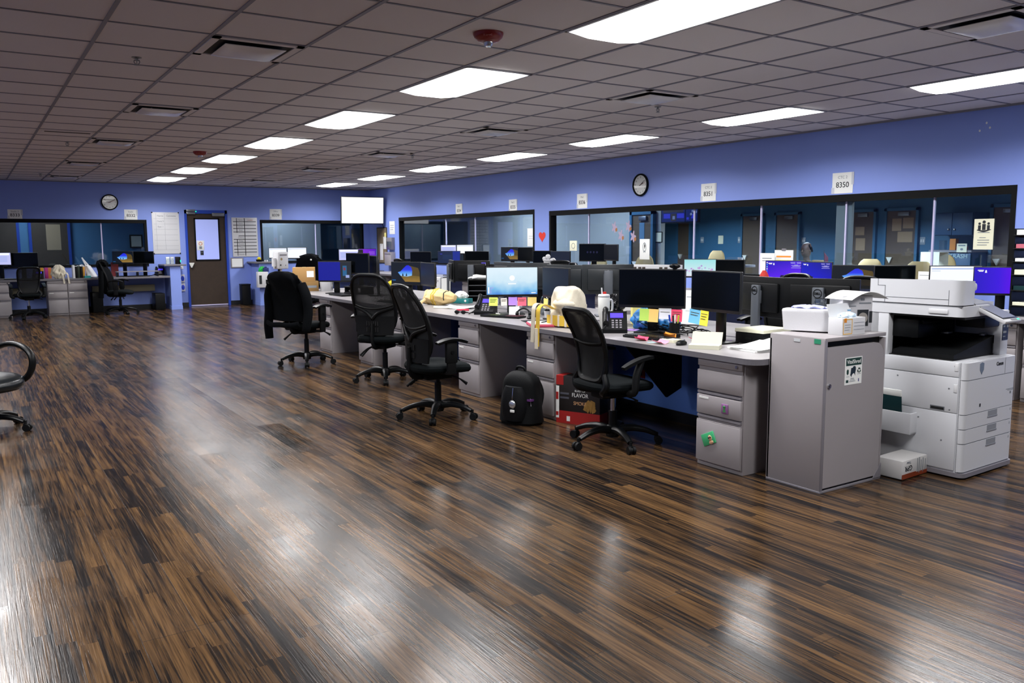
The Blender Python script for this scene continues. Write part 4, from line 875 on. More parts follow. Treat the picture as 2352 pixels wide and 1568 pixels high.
def hood(th_, v):
    r = math.sin(PI*max(.02, min(.98, v))); return (-.085+.05*r*math.cos(th_), -.02+.11*r*math.sin(th_)*(1+.1*math.sin(4*th_)), .13+.13*v)
obj('folded_flap', B().blob(hood, 24, 14), M_CANV, t)
obj('yellow_panel', B().sheet(lambda u, v: (-.118-.006*math.sin(PI*u), -.14+.28*u, .015+.085*v), 10, 4, .004), M_YSTR, t); [obj('white_stripe', B().box(-.129, -.120, y-.010, y+.010, .012, .105), M_CANV, t, 0) for y in (-.08, .0, .08)]
for sg, y in ((0, .13), (1, .07)):
    obj('bag_strap', B().sheet(lambda u, v: (-.105-.17*math.sin(PI/2*min(1, u*2))-.006*sg, y+(v-.5)*.042+.025*u, (.15+.05*math.sin(PI*min(1, u*2)) if u < .5 else .15-.27*(u-.5)/.5)-.03*sg*u), 16, 2, .006), M_YSTR if sg else M_CANV, t)
obj('strap_tail', B().sheet(lambda u, v: (-.285, .10+(v-.5)*.035, .0-.17*u), 6, 2, .006), M_CANV, t)
# binned black bag
t = on('waste_bin', 'small black bin with a crumpled black liner behind the tumbler', 'bin', 4.50, 5.36)
obj('bin_body', B().lathe([(.06, 0), (.062, .002), (.075, .16), (.07, .16)], seg=20), M_BLKM, t)
def crump(rx, ry, h, z0, k=1.0, sd=0):
    def f(th_, v):
        r = math.sin(PI*max(.03, min(.97, .12+.86*v)))**.6*(1+k*(.14*math.sin(5*th_+sd+6*v)+.09*math.sin(11*th_-9*v+sd)+.06*math.sin(17*v+3*th_)))
        return (rx*r*math.cos(th_), ry*r*math.sin(th_), z0+h*v+.01*k*math.sin(7*th_+sd))
    return B().blob(f, 36, 18)
obj('bin_liner', crump(.085, .10, .13, .13, 1.0, 1), mat('shiny_black_film', '0b0d10', .18), t, 25)
t = on('plastic_bag', 'crumpled bright blue plastic bag behind the desk phone', 'bag', 4.53, 5.0); obj('bag_film', crump(.09, .13, .17, 0, 1.1, 2), mat('sky_blue_film', '3a8fd8', .35, noise=.15, bscale=40), t, 25)
t = on('plastic_bag', 'flat blue plastic bag behind the pen cup', 'bag', 4.58, 4.80); obj('bag_film', crump(.05, .12, .12, 0, .9, 4), mat('sky_blue_film', '3a8fd8', .35), t, 25)
t = on('pen_cup', 'black wire pen cup between the two black screens', 'cup', 4.36, 4.50); obj('cup_body', B().lathe([(.036, 0), (.038, .002), (.040, .10), (.037, .10), (.035, .006), (0, .006)], seg=20), M_BLKM, t)
for k, (dx, dy, c, l) in enumerate(((.012, .01, 'd8d4c8', 'white-capped marker in the pen cup'), (-.01, .015, '1c3aa8', 'dark blue pen in the pen cup'), (.0, -.018, 'b8c23a', 'yellow-green highlighter in the pen cup'), (-.015, -.008, '20242a', 'black pen in the pen cup'))):
    o = on('pen', l, 'pen', 4.36+dx, 4.50+dy, 0, .748); obj('barrel', B().cyl((0, 0, 0), (dx*1.2, dy*1.2, .13), .005, seg=8), mat('pen_'+c, c, .4), o); obj('cap', B().cyl((dx*1.0, dy*1.0, .105), (dx*1.35, dy*1.35, .15), .007, seg=8), mat('pen_'+c, c, .4), o)
tag(obj('desk_tray', B().box(-.07, .07, -.12, .12, 0, .006, .002).box(-.07, -.064, -.12, .12, 0, .03, .002).box(.064, .07, -.12, .12, 0, .03, .002).box(-.07, .07, -.12, -.114, 0, .03, .002).box(-.07, .07, .114, .12, 0, .03, .002), M_BLK, None, 30, (4.26, 4.52, .74), (0, 0, R(-5))), 'shallow black tray in front of the pen cup', 'tray')
def paper(x, y, rz, w_, h_, m, label, bend=.02, z=.741, name='loose_paper', cat='paper', th=.001):
    o = thing(name, label, cat, (x, y, z), R(rz)); obj('sheet', B().sheet(lambda u, v: ((u-.5)*w_, (v-.5)*h_, th/2+bend*(2*u-1)**2+bend*.5*v*v), 8, 6, th), m, o, 0); return o
M_PINK = mat('pink_paper', 'e8486a', .8); M_PINKL = mat('pale_pink_paper', 'f08aa0', .8); M_ORG = mat('orange_paper', 'e88a24', .8); M_LIL = mat('lilac_paper', 'b48ae0', .8); M_SKY = mat('sky_paper', '9fd0ea', .8)
for a in ((3.98, 4.44, 30, .09, .08, M_PINK, 'bent hot pink note lying at the keyboard front', .02), (3.96, 4.22, 10, .10, .08, M_PINKL, 'paler pink note lying near the desk edge', .018), (4.22, 4.40, 40, .09, .08, M_ORG, 'folded orange note on the keyboard back', .03), (4.30, 4.22, 0, .08, .07, M_PINK, 'hot pink note below the smaller black screen', .015), (4.42, 4.06, 20, .09, .08, M_LIL, 'lilac note lying left of the black file box', .004), (4.30, 4.02, -30, .08, .08, M_SKY, 'pale blue note lying left of the black file box', .003), (4.38, 5.0, 15, .12, .1, M_LIL, 'lilac note under the blue plastic bag', .002), (3.95, 4.30, 0, .07, .03, M_SKY, 'tiny blue strip beside the pale pink note', .001)): paper(*a)
def pad(x, y, rz, sx, sy, sz, m, label, name='notepad', cat='notepad', z=.74):
    o = thing(name, label, cat, (x, y, z), R(rz)); obj('page_block', B().box(-sx/2, sx/2, -sy/2, sy/2, 0, sz, .001), m, o, 0); return o
pad(4.08, 4.25, -80, .12, .09, .022, M_CREAM, 'small thick cream note block at the keyboard end')
o = pad(4.02, 3.86, -55, .20, .12, .028, mat('dull_cream_paper', 'c9c8b4', .8, noise=.02), 'opened cream pad with its cover raised near the rounded desk corner'); obj('raised_cover', B().box(-.10, .10, -.001, .001, 0, .09), mat('grey_cream_card', 'b9b9a6', .8), o, 0, (0, .055, .028), (R(-38), 0, 0))
o = pad(4.30, 3.62, -8, .36, .27, .012, M_PAPER, 'stack of white papers lying against the shredding cabinet', 'paper_stack', 'papers'); obj('top_sheet', B().sheet(lambda u, v: ((u-.5)*.36, (v-.5)*.26, .016+.035*u*u), 8, 4, .002), M_PAPER, o, 0, None, (0, 0, R(8))); obj('blue_lines', B().box(-.13, .10, -.08, -.078, .0062, .0068).box(-.13, .10, -.04, -.038, .0062, .0068), M_INKG, o, 0)
t = on('file_box', 'black file box with a yellow-edged paper stack on top, left of the shredding cabinet', 'box', 4.56, 3.84, -4); obj('box_shell', B().box(-.13, .13, -.13, .13, 0, .075, .006).box(-.135, .135, -.13, .13, .075, .083, .003), M_BLK, t); obj('box_latch', B().box(-.136, -.128, -.03, .03, .03, .045, .002), M_BLKM, t)
pad(4.56, 3.84, 3, .30, .24, .022, M_CREAM, 'cream paper stack on top of the black file box', 'paper_stack', 'papers', .823)
t = on('clipboard', 'clipboard with a printed sheet leaning between the two black screens', 'clipboard', 5.03, 4.98, -62); q = obj('board', B().box(-.11, .11, -.003, .003, 0, .32, .002), M_GREYD, t, 30, None, (R(-14), 0, 0)); obj('clip', B().box(-.03, .03, -.012, .0, .30, .325, .003), M_STEEL, q); sh = obj('printed_sheet', B().box(-.10, .10, -.0045, -.003, .01, .30), M_PAPER, q, 0); 
obj('print_lines', B().box(-.07, .04, -.0052, -.0044, .24, .245), M_INKG, q, 0); obj('print_block', B().box(-.07, .07, -.0052, -.0044, .12, .123), M_INKG, q, 0)
cb = B(); rr = random.Random(5)
for k in range(16):
    x0, y0 = rr.uniform(4.46, 4.6), rr.uniform(4.15, 4.9); cb.tube([(x0+rr.uniform(-.06, .06), min(5.0, y0+q*.07+rr.uniform(-.05, .05)), .752+.02*rr.random()+.05*math.sin(q)*rr.random()) for q in range(6)], .0035, 5)
tag(obj('cable_tangle', cb, M_BLKM), 'tangle of black cables behind the two black screens', 'cables', kind='stuff')
# far half of the bench around there
for k, (dx, l) in enumerate(((0, 'leftmost of three white file boxes standing behind the tumbler'), (.09, 'middle one of three white file boxes standing behind the tumbler'), (.20, 'largest white file box behind the tumbler, next to the large black screen'))):
    t = on('magazine_file', l, 'file box', 4.93+.02*k, 5.70-dx*1.9, -35, group='white file boxes'); h_ = .235+.055*(k == 2)-.012*k*(k < 2); w_ = .07+.10*(k == 2)
    obj('file_case', B().prism([(-.12, 0), (.12, 0), (.12, h_), (-.02, h_), (-.12, h_*.55)], -w_/2, w_/2, 'X'), M_WHT, t, 20); obj('label_window', B().box(-.02, .02, -.1215, -.1195, h_*.25, h_*.4), M_GREYD, t, 0)
pad(4.80, 5.32, -35, .22, .16, .16, M_YEL, 'yellow folder stack in front of the white file boxes', 'folder_stack', 'papers')
# second workstation
t = on('paper_folder', 'pink folder with white papers and a pen at the desk edge by the tote bag', 'folder', 4.0, 5.72, -25); obj('folder_cover', B().box(-.11, .11, -.15, .15, 0, .022, .008), mat('pink_folder', 'c03a58', .5), t); obj('paper_sheet', B().box(-.10, .10, -.13, .13, .0222, .028), M_PAPER, t, 0); 
o = on('pen', 'black pen lying on the pink folder papers', 'pen', 4.02, 5.70, 30, .769); obj('barrel', B().cyl((-.06, 0, .005), (.06, 0, .005), .005, seg=8), M_BLK, o)
M_TBAG = mat('tan_drawstring_cloth', 'dcc089', .85, noise=.12, bump=.5, bscale=60)
t = on('drawstring_bag', 'tan bag with yellow stripes lying on its side on the desk', 'bag', 4.42, 8.30, -60)
def tbg(th_, v):
    x = -.19+.38*v; r = (.105-.02*v)*math.sin(PI*min(.98, .08+.9*v))**.35*(1+.07*math.sin(4*th_+6*v)+.05*math.sin(9*th_-11*v)); return (x, r*1.05*math.cos(th_), .085+r*.92*math.sin(th_)-.0)
obj('bag_body', B().blob(tbg, 34, 20), M_TBAG, t)
for x in (-.07, -.04): obj('yellow_stripe', B().tube([tbg(a*PI/16, (x+.19)/.38) for a in range(32)], .008, 6, True), M_YSTR, t)
obj('bag_mouth', B().tube([(-.17+.01*math.sin(3*a), .065*math.cos(a), .085+.065*math.sin(a)) for a in [k*PI/10 for k in range(20)]], .022, 8, True), M_TBAG, t)
obj('drawcord', B().tube([tbg(a*PI/16, .72) for a in range(-2, 19)], .006, 6), M_INK, t)
obj('loose_end', B().tube([(-.16, -.08, .06), (-.18, -.13, .03), (-.17, -.15, .01)], [.02, .018, .014], 8), M_TBAG, t)
t = on('tissue_box', 'teal tissue box with a white tissue puffing out, left of the desk phone', 'tissue box', 4.74, 8.40, -55); obj('box_carton', B().box(-.12, .12, -.06, .06, 0, .055, .003), M_TEAL, t); obj('box_flower', B().sph((.08, -.061, .03), .014, (1, .15, 1)), M_PAPER, t); obj('tissue', crump(.085, .05, .085, .05, .8, 3), M_PAPER, t, 25)
paper(4.36, 7.74, -45, .30, .21, M_PAPER, 'white sheet with a curled edge between the tan bag and the phone', .02); paper(4.30, 7.95, -30, .28, .2, M_CREAM, 'sheet lying under the curled white one', .004)
o = on('marker', 'red marker lying left of the desk phone', 'marker', 4.22, 7.46, -40); obj('barrel', B().cyl((-.06, 0, .009), (.05, 0, .009), .009, seg=10), mat('marker_red', 'e02848', .4), o); obj('cap', B().cyl((.03, 0, .009), (.07, 0, .009), .0095, seg=10), mat('marker_red', 'e02848', .4), o)
o = on('sunglasses', 'black folded sunglasses near the desk edge left of the phone', 'glasses', 3.99, 7.10, -55); [obj('lens', B().sph((sg*.035, 0, .022), .026, (1, .35, .8)), M_BLK, o) for sg in (-1, 1)]; [obj('temple', B().tube([(sg*.06, .0, .025), (sg*.062, .06, .012), (-sg*.02, .075, .008)], .004, 6), M_BLK, o) for sg in (-1, 1)]; obj('bridge', B().cyl((-.015, 0, .028), (.015, 0, .028), .004, seg=6), M_BLK, o)
t = on('file_organizer', 'black shelved desk organizer left of the log-in screen', 'organizer', 5.10, 8.55, -33); obj('organizer_case', B().box(-.15, .15, -.11, .11, 0, .008).box(-.15, -.142, -.11, .11, 0, .26).box(.142, .15, -.11, .11, 0, .26).box(-.15, .15, .10, .11, 0, .26).box(-.15, .15, -.11, .11, .252, .26), M_BLK, t, 0); [obj('organizer_shelf', B().box(-.142, .142, -.115, .10, z, z+.006), M_STEEL, t, 0) for z in (.065, .125, .19)]
t = on('work_glove', 'white limp glove lying on the black organizer', 'glove', 5.08, 8.57, -33, 1.0); obj('palm', B().tube([(.14, 0, .02), (.05, 0, .022), (-.03, 0, .025), (-.07, 0, .025)], [.022, .026, .034, .026], 12, flat=1.4), M_PAPER, t); [obj('finger', B().tube([(-.06, y, .024), (-.10, y*1.3, .020), (-.125, y*1.45, .012)], [.011, .010, .007], 8), M_PAPER, t) for y in (-.035, -.012, .012, .035)]; obj('thumb', B().tube([(-.01, -.03, .024), (-.05, -.062, .018), (-.075, -.065, .012)], [.012, .010, .008], 8), M_PAPER, t)
for (x, y, r, h_, m, nm, l) in ((4.42, 6.42, .04, .07, M_BLK, 'desk_pot', 'black pot with a clear bag stuffed behind it'), (4.46, 6.28, .032, .065, M_WHT, 'small_cup', 'little white cup among the pots'), (4.55, 6.16, .04, .10, M_BLK, 'desk_pot', 'black pot holding pink notes next to the tote bag')):
    t = on(nm, l, 'pot', x, y); obj('pot_body', B().lathe([(r*.75, 0), (r*.8, .003), (r, h_), (r*.88, h_), (r*.7, .01), (0, .01)], seg=20), m, t); obj('pot_content', crump(r*.8, r*.8, .03, h_-.02, .8, r*100), M_BLKM if m is M_WHT else M_GREYD, t)
t = on('plastic_bag', 'clear plastic bag with dark bits between the log-in screen and the navy one', 'bag', 4.60, 6.52); obj('bag_film', crump(.045, .05, .20, 0, .8, 6), M_CLEAR, t, 25); obj('bag_content', crump(.035, .04, .09, .005, .9, 2), M_INKG, t, 25)
o = on('spray_bottle', 'slim white bottle with a red cap right of the navy screen', 'bottle', 4.80, 5.86); obj('bottle_body', B().lathe([(.022, 0), (.024, .004), (.024, .19), (.014, .21), (0, .21)]), M_WHT, o); obj('bottle_cap', B().lathe([(.016, .21), (.016, .25), (0, .25)]), mat('cap_red', 'c8241c', .4), o)
paper(4.30, 6.78, -30, .16, .10, M_PAPER, 'white card leaning before the log-in screen', .01); o = on('name_card', 'folded white card standing under the log-in screen', 'card', 4.34, 6.66, -30); obj('card_front', B().box(-.05, .05, -.001, .001, 0, .09), M_PAPER, o, 0, None, (R(-18), 0, 0)); obj('card_back', B().box(-.05, .05, -.001, .001, 0, .09), M_PAPER, o, 0, (0, .056, 0), (R(18), 0, 0))
o = on('webcam_headset', 'black headset balanced on a dark stand before the log-in screen', 'headset', 4.30, 6.44, -40); obj('headband', B().tube([(.06*math.cos(a), 0, .03+.055*math.sin(a)) for a in [k*PI/10 for k in range(11)]], .008, 8), M_BLK, o); [obj('ear_cup', B().sph((sg*.06, 0, .032), .03, (.6, 1, 1)), M_BLK, o) for sg in (-1, 1)]
# upright paper stand + white tower further left
t = on('document_stand', 'white papers in an upright stand left of the black organizer', 'paper stand', 5.42, 10.05, -33); obj('stand_back', B().box(-.08, .08, .03, .036, 0, .2), M_BLKM, t, 0); [obj('paper_sheet', B().sheet(lambda u, v: ((u-.5)*.15, -.03+.018*k+.02*v, .01+(.2-.01*k)*v), 4, 4, .002), M_PAPER, t, 0) for k in range(3)]; obj('stand_foot', B().box(-.09, .09, -.05, .04, 0, .008), M_BLKM, t, 0)
o = on('computer_tower', 'slim white upright case right of the turned dark monitor', 'computer', 4.95, 9.35, -33); obj('tower_case', B().box(-.03, .03, -.09, .09, 0, .26, .006), M_WHT, o); obj('power_button', B().cyl((0, -.093, .22), (0, -.089, .22), .008, seg=10), M_GREYD, o)
# far-left end of the bench
t = on('cardboard_box', 'brown cardboard carton with a white label behind the jacket-draped chair', 'box', 4.10, 11.95, -20, .885); obj('carton', B().box(-.16, .16, -.13, .13, 0, .20, .003), M_CARD, t); obj('carton_label', B().box(.04, .14, -.1315, -.130, .06, .15), M_PAPER, t, 0); obj('carton_tape', B().box(-.025, .025, -.131, .131, .2, .2012), mat('packing_tape', 'c0a060', .3), t, 0)
t = on('cardboard_box', 'lower darker cardboard carton beneath the labelled one', 'box', 4.12, 11.93, -16); obj('carton', B().box(-.17, .17, -.14, .14, 0, .144, .003), mat('cardboard_dark', '8a6a3c', .85, noise=.1), t); obj('carton_print', B().box(.0, .14, -.1412, -.140, .05, .084), M_INKG, t, 0)
t = on('waste_basket', 'white basket with a wire side right of the cardboard cartons', 'bin', 4.36, 11.74); obj('basket_body', B().lathe([(.085, 0), (.087, .003), (.11, .24), (.115, .245), (.105, .245), (.08, .01), (0, .01)], seg=28), M_WHT, t); wb = B()
for k in range(10): a = -1.1+.22*k; wb.cyl((.088*math.cos(a), .088*math.sin(a), .01), (.113*math.cos(a+.3), .113*math.sin(a+.3), .23), .0025, seg=5); wb.cyl((.088*math.cos(a), .088*math.sin(a), .01), (.113*math.cos(a-.3), .113*math.sin(a-.3), .23), .0025, seg=5)
obj('basket_wire', wb, M_STEEL, t)
o = on('squeeze_toy', 'yellow knobbly toy between the second high-back chair and the beach cave screen', 'toy', 4.62, 9.98); obj('toy_body', B().lathe([(.03, 0), (.04, .01), (.035, .12), (.02, .15), (0, .15)]), M_PAPER, o); obj('toy_knob', crump(.07, .05, .07, .14, .8, 2), mat('bright_yellow', 'e8d820', .5), o)
t = on('monitor_riser', 'black monitor riser under the raised black monitor', 'stand', 4.47, 10.75, -76, .74); obj('riser_top', B().box(-.2, .2, -.13, .10, .09, .105, .004), M_BLK, t); [obj('riser_leg', B().box(x-.012, x+.012, -.12, .09, 0, .09, .003), M_BLK, t) for x in (-.18, .18)]
MON['m8'][0].location.z = .845
for n_ in MON['m8'][0].children: n_.location.z -= .105 if n_.name.split('.')[0] in ('monitor_shell', 'screen') else 0
o = on('desk_caddy', 'black desk clutter tray under the raised monitor', 'tray', 4.35, 10.72, -76); obj('tray_box', B().box(-.12, .12, -.06, .06, 0, .03, .004), M_BLK, o); obj('tray_items', crump(.08, .04, .04, .02, 1, 2), M_BLKM, o)
# ornament on phone box on the far half
t = on('storage_box', 'black storage box standing behind the grey-backed monitors', 'box', 5.28, 7.38, -60); obj('box_shell', B().box(-.22, .22, -.08, .08, 0, .43, .01), M_BLK, t); obj('box_lid', B().box(-.225, .225, -.085, .085, .43, .45, .008), M_BLKM, t)
t = on('ornament', 'white knobbly ornament on the black storage box above the monitor backs', 'ornament', 5.28, 7.42, -40, 1.19); obj('ornament_pot', B().lathe([(.035, 0), (.045, .02), (.05, .045), (.058, .05), (.05, .06), (0, .06)], seg=18), M_WHT, t); obj('ornament_figure', B().sph((0, 0, .09), .028).sph((-.04, 0, .07), .022), M_WHT, t); obj('ornament_bud', B().tube([(.03, 0, .05), (.06, 0, .06), (.085, 0, .05)], [.02, .018, .006], 8), M_WHT, t)
t = on('desk_phone', 'dark phone handset lying on the black storage box', 'phone', 5.30, 7.22, -50, 1.19, 'black desk phones'); obj('handset', B().tube([(-.10, 0, .022), (-.06, 0, .035), (.05, 0, .035), (.10, 0, .022)], [.022, .018, .018, .022], 10, flat=1.2), M_BLK, t); obj('phone_cradle', B().box(-.09, .09, -.04, .04, 0, .022, .008), M_BLKM, t)
t = on('storage_box', 'dark storage box under the picture-printed white carton', 'box', 5.46, 5.92, -62); obj('box_shell', B().box(-.24, .24, -.06, .06, 0, .35, .008), M_BLK, t); obj('box_lid', B().box(-.245, .245, -.065, .065, .35, .37, .006), M_BLKM, t)
t = on('photo_strip_box', 'white carton printed with little dark pictures behind the large black screen', 'box', 5.46, 5.92, -62, 1.11); obj('carton', B().box(-.26, .26, -.05, .05, 0, .11, .003), M_WHT, t)
for k, x in enumerate((-.235, -.18, -.13, -.09, .08, .13)): obj('carton_picture', B().box(x-.016, x+.016, -.0515, -.0505, .055, .09), mat('dark_photo', '3a2f28', .6), t, 0)
t = thing('webcam', 'black webcam clipped on top of the large black screen', 'webcam', (MON['m1'][0].location.x+.18*math.cos(R(-58)), MON['m1'][0].location.y+.18*math.sin(R(-58)), MON['m1'][2]), R(-58)); obj('webcam_body', B().sph((0, .0, .022), .022, (2.0, .9, .9)), M_BLK, t); obj('webcam_clip', B().box(-.015, .015, -.004, .03, -.02, .012, .003), M_BLK, t); obj('webcam_lens', B().cyl((0, -.022, .022), (0, -.016, .022), .009, seg=12), M_OFF, t)
# ------------------------------------------------------------------ counters along the walls
desktop('counter', 'grey counter running under the long right-hand windows', [(7.72, 3.2), (8.60, 3.2), (8.60, 18.6), (7.72, 18.6)], cat='counter')
desktop('counter', 'grey counter under the left back window', [(-1.5, 19.2), (3.62, 19.2), (3.62, 19.93), (-1.5, 19.93)], cat='counter')
desktop('counter', 'grey counter in the far right back corner', [(6.05, 19.05), (8.59, 19.05), (8.59, 19.93), (6.05, 19.93)], cat='counter')
for y, l in ((3.45, 'grey pedestal under the window counter at the right picture edge'), (3.90, 'second grey pedestal under the window counter behind the copier'), (6.2, 'grey pedestal under the middle of the window counter'), (9.5, 'grey pedestal under the window counter facing the navy screen'), (13.5, 'grey pedestal under the window counter near the red heart'), (17.5, 'grey pedestal under the window counter by the far corner')): pedestal(7.76, y, 0, .40, l, group='pedestals under the wall counters')
for x, l in ((.45, 'pedestal cut by the left picture edge under the back counter'), (1.45, 'left one of the two joined pedestals under the back counter'), (1.82, 'right one of the two joined pedestals under the back counter'), (6.3, 'pedestal under the far corner counter behind the jacket-draped chair')): pedestal(x, 19.22, PI/2, .365, l, group='pedestals under the wall counters', dep=.5)
o = tag(obj('modesty_panel', B().box(2.15, 3.4, 19.80, 19.94, .40, .54), mat('beige_panel', '8f8a72', .6)), 'beige rail on the wall under the left back counter', 'panel')
o = tag(obj('modesty_panel', B().box(.65, 1.24, 19.80, 19.94, .40, .54), mat('beige_panel', '8f8a72', .6)), 'short beige rail behind the mesh chair under the back counter', 'panel')
def half_wall(x0, x1, y0, y1, h, lab1, lab2, ext=.06):
    tag(obj('half_wall', B().box(x0, x1, y0, y1, 0, h).box(x0-.006, x1+.006, y0-.006, y1, 0, .08), [M_WALL, M_BASE], None, 0), lab1, 'pillar')
    o = bpy.context.scene.objects[-1] if False else None
    tag(obj('ledge', B().box(x0-ext, x1+ext, y0-.04, y1, h, h+.035, .004), M_DESKE), lab2, 'ledge')
half_wall(3.64, 3.86, 19.3, 19.94, .95, 'narrow blue half wall left of the brown door', 'grey ledge on the half wall left of the brown door', .12)
half_wall(5.58, 5.86, 19.3, 19.94, .97, 'blue half wall right of the brown door', 'grey ledge on the half wall right of the brown door', .10)
for nm, x, y, rz, l in (('computer_tower', 2.2, 19.6, 0, 'black computer tower under the back counter, right of the joined pedestals'), ('computer_tower', 3.42, 19.55, 0, 'black computer tower against the left half wall')):
    t = on(nm, l, 'computer', x, y, rz, 0); obj('tower_case', B().box(-.10, .10, -.2, .2, 0, .42 if x < 3 else .36, .006), M_BLK, t); obj('tower_bezel', B().box(-.09, .09, -.206, -.2, .02, .34, .003), M_BLKM, t)
t = on('waste_bin', 'tall black bin against the wall right of the brown door', 'bin', 5.36, 19.75, 0, 0); obj('bin_body', B().box(-.10, .10, -.12, .12, 0, .47, .015), M_BLKM, t); obj('bin_rim', B().box(-.105, .105, -.125, .125, .46, .49, .006), M_BLK, t)
# items on left back counter
t = on('drawstring_bag', 'cream bag slumped over the front of the joined pedestals', 'bag', 1.50, 19.35, 0); obj('bag_body', crump(.13, .10, .28, 0, .8, 3), M_CANV, t, 25); [obj('bag_strap', B().sheet(lambda u, v: (x+.03*u+(v-.5)*.03, -.07-.10*min(1, u*3), .12-.12*u if u < .4 else .07-.28*(u-.4)), 10, 2, .005), M_CANV, t, 0) for x in (.05, .14)]
for x, c, l in ((1.22, 'd89a20', 'small orange box behind the slumped cream bag'), (1.30, 'b8348a', 'small magenta box behind the slumped cream bag'), (1.36, 'd88040', 'small peach box behind the slumped cream bag')): pad(x, 19.62, 0, .06, .12, .22, mat('pack_'+c, c, .6), l, 'small_box', 'box')
for x, m, l, h_ in ((1.78, M_WHT, 'white binder standing left of the plastic bag', .26), (1.83, M_BLKM, 'first dark binder left of the plastic bag', .24), (1.87, mat('olive_binder', '1d2a1c', .6), 'dark green binder left of the plastic bag', .25), (1.92, M_BLKM, 'last dark binder left of the plastic bag', .24), (1.965, mat('amber_binder', 'b8842a', .6), 'amber folder leaning at the end of the binders', .23)):
    t = on('binder', l, 'binder', x, 19.45, 0, group='binders on the back counter'); obj('binder_cover', B().box(-.02, .02, -.11, .13, 0, h_, .003), m, t); obj('binder_pages', B().box(-.015, .015, -.10, .125, .004, h_+.004), M_PAPER, t, 0)
t = on('plastic_bag', 'white carrier bag with raised handles by the left back window', 'bag', 2.12, 19.40); 
def cb_(th_, v): 
    r = (1-.55*v)*(1+.08*math.sin(5*th_+5*v)); r = max(.02, r if 0 < v < 1 else .05); return (.11*r*math.cos(th_)-.08*v, .08*r*math.sin(th_), .27*v)
obj('bag_film', B().blob(cb_, 28, 14), mat('white_film', 'd8dade', .4), t); obj('bag_handle', B().tube([(-.10, 0, .24), (-.14, 0, .34), (-.17, 0, .42), (-.15, 0, .38), (-.06, 0, .26)], .014, 8, flat=.5), mat('white_film', 'd8dade', .4), t); obj('bag_handle', B().tube([(-.10, .02, .20), (-.17, .03, .26), (-.22, .03, .25)], .014, 8), mat('white_film', 'd8dade', .4), t); pad(2.02, 19.32, 15, .12, .06, .045, M_TEAL, 'small teal packet at the foot of the white carrier bag', 'packet', 'packet')
phone(1.12, 19.36, -10, 'black desk phone by the slumped cream bag'); phone(2.36, 19.42, -10, 'black desk phone beside the jacket chair on the back counter'); phone(3.50, 19.75, -15, 'black desk phone by the left half wall')
t = on('desk_shelf', 'low dark desk shelf in front of the back counter screens', 'shelf', 3.0, 19.42); obj('shelf_top', B().box(-.42, .42, -.12, .12, .10, .115), M_GREYD, t); [obj('shelf_leg', B().box(x-.01, x+.01, -.11, .11, 0, .10), M_BLKM, t) for x in (-.4, 0, .4)]; keyboard(3.0, 19.32, 0, 'keyboard slid under the low dark shelf'); keyboard(.75, 19.36, 0, 'keyboard behind the mesh chair on the back counter')
for k, z in enumerate((.80, .90)): pad(.55, 19.5, 0, .30, .22, .012, M_GREYD, ('lower', 'upper')[k]+' grey tray near the left picture edge', 'letter_tray', 'tray', .74 if k == 0 else .752)
for x, m, h_, l in ((2.32, M_CREAM, .10, 'cream cup on the back window sill side'), (2.38, M_WHT, .09, 'white cup beside the cream one')): t = on('small_cup', l, 'cup', x, 19.85); obj('cup_body', B().lathe([(.03, 0), (.038, h_), (.034, h_), (.027, .006), (0, .006)], seg=18), m, t); obj('cup_rim', B().lathe([(.038, h_-.004), (.040, h_), (.038, h_+.003)], seg=18), m, t)
pad(2.62, 19.86, 0, .14, .06, .30, mat('dim_red', '7a2328', .6), 'dull red carton behind the screens in the left back window', 'carton', 'box')
# ledge items
for dx, m, l in ((-.06, M_PAPER, 'white leaflet holder on the left half wall ledge'), (.03, M_WHT, 'second white leaflet holder on the left half wall ledge')): t = on('leaflet_holder', l, 'holder', 3.72+dx, 19.6, 0, .985); obj('holder_case', B().box(-.04, .04, -.03, .03, 0, .13, .004), M_CLEAR, t); obj('leaflets', B().box(-.035, .035, -.02, .02, .005, .16), m, t, 0)
t = on('label_printer', 'small black device with a green light on the left half wall ledge', 'device', 3.87, 19.6, 0, .985); obj('device_body', B().box(-.05, .05, -.06, .06, 0, .16, .01), M_BLK, t); obj('green_lamp', B().box(.04, .055, -.062, -.058, .04, .09), mat('green_led', '10c070', .3), t, 0)
t = on('desk_ornament', 'dark dish with a yellow flower on the right half wall ledge', 'ornament', 5.66, 19.55, 0, 1.005); obj('dish', B().lathe([(.06, 0), (.08, .05), (.07, .05), (0, .02)], seg=18), M_BLKM, t); obj('flower', crump(.04, .03, .06, .04, 1, 1), mat('bright_yellow', 'e8d820', .5), t, 25)
for k, l in enumerate(('left small white pot on the right half wall ledge', 'right small white pot on the right half wall ledge')): o = on('small_pot', l, 'pot', 5.78+.05*k, 19.5, 0, 1.005); obj('pot_body', B().lathe([(.014, 0), (.016, .03), (.010, .04), (0, .04)], seg=14), M_WHT, o)
# dispenser on the right half wall
t = thing('glove_dispenser', 'white glove dispenser box with green gloves on top, fixed to the right half wall', 'dispenser', (5.64, 19.30, .42)); obj('dispenser_case', B().box(-.14, .10, -.14, -.007, 0, .36, .006), M_WHT, t); obj('dispenser_window', B().box(-.11, -.05, -.1415, -.139, .08, .28), M_INK, t, 0); obj('dispenser_slot', B().box(.04, .10, -.1415, -.139, .08, .18, .004), M_BLK, t, 0); obj('green_gloves', crump(.07, .05, .14, .34, 1, 3), mat('vivid_green', '18b048', .6), t, 25)
t = thing('glove_box', 'dark blue glove box on the white dispenser', 'box', (5.71, 19.24, .78)); obj('box_carton', B().box(-.06, .06, -.04, .04, 0, .09, .003), mat('navy_carton', '1a2a6a', .6), t); obj('glove_tuft', crump(.03, .02, .03, .08, 1, 5), mat('navy_carton', '1a2a6a', .6), t)
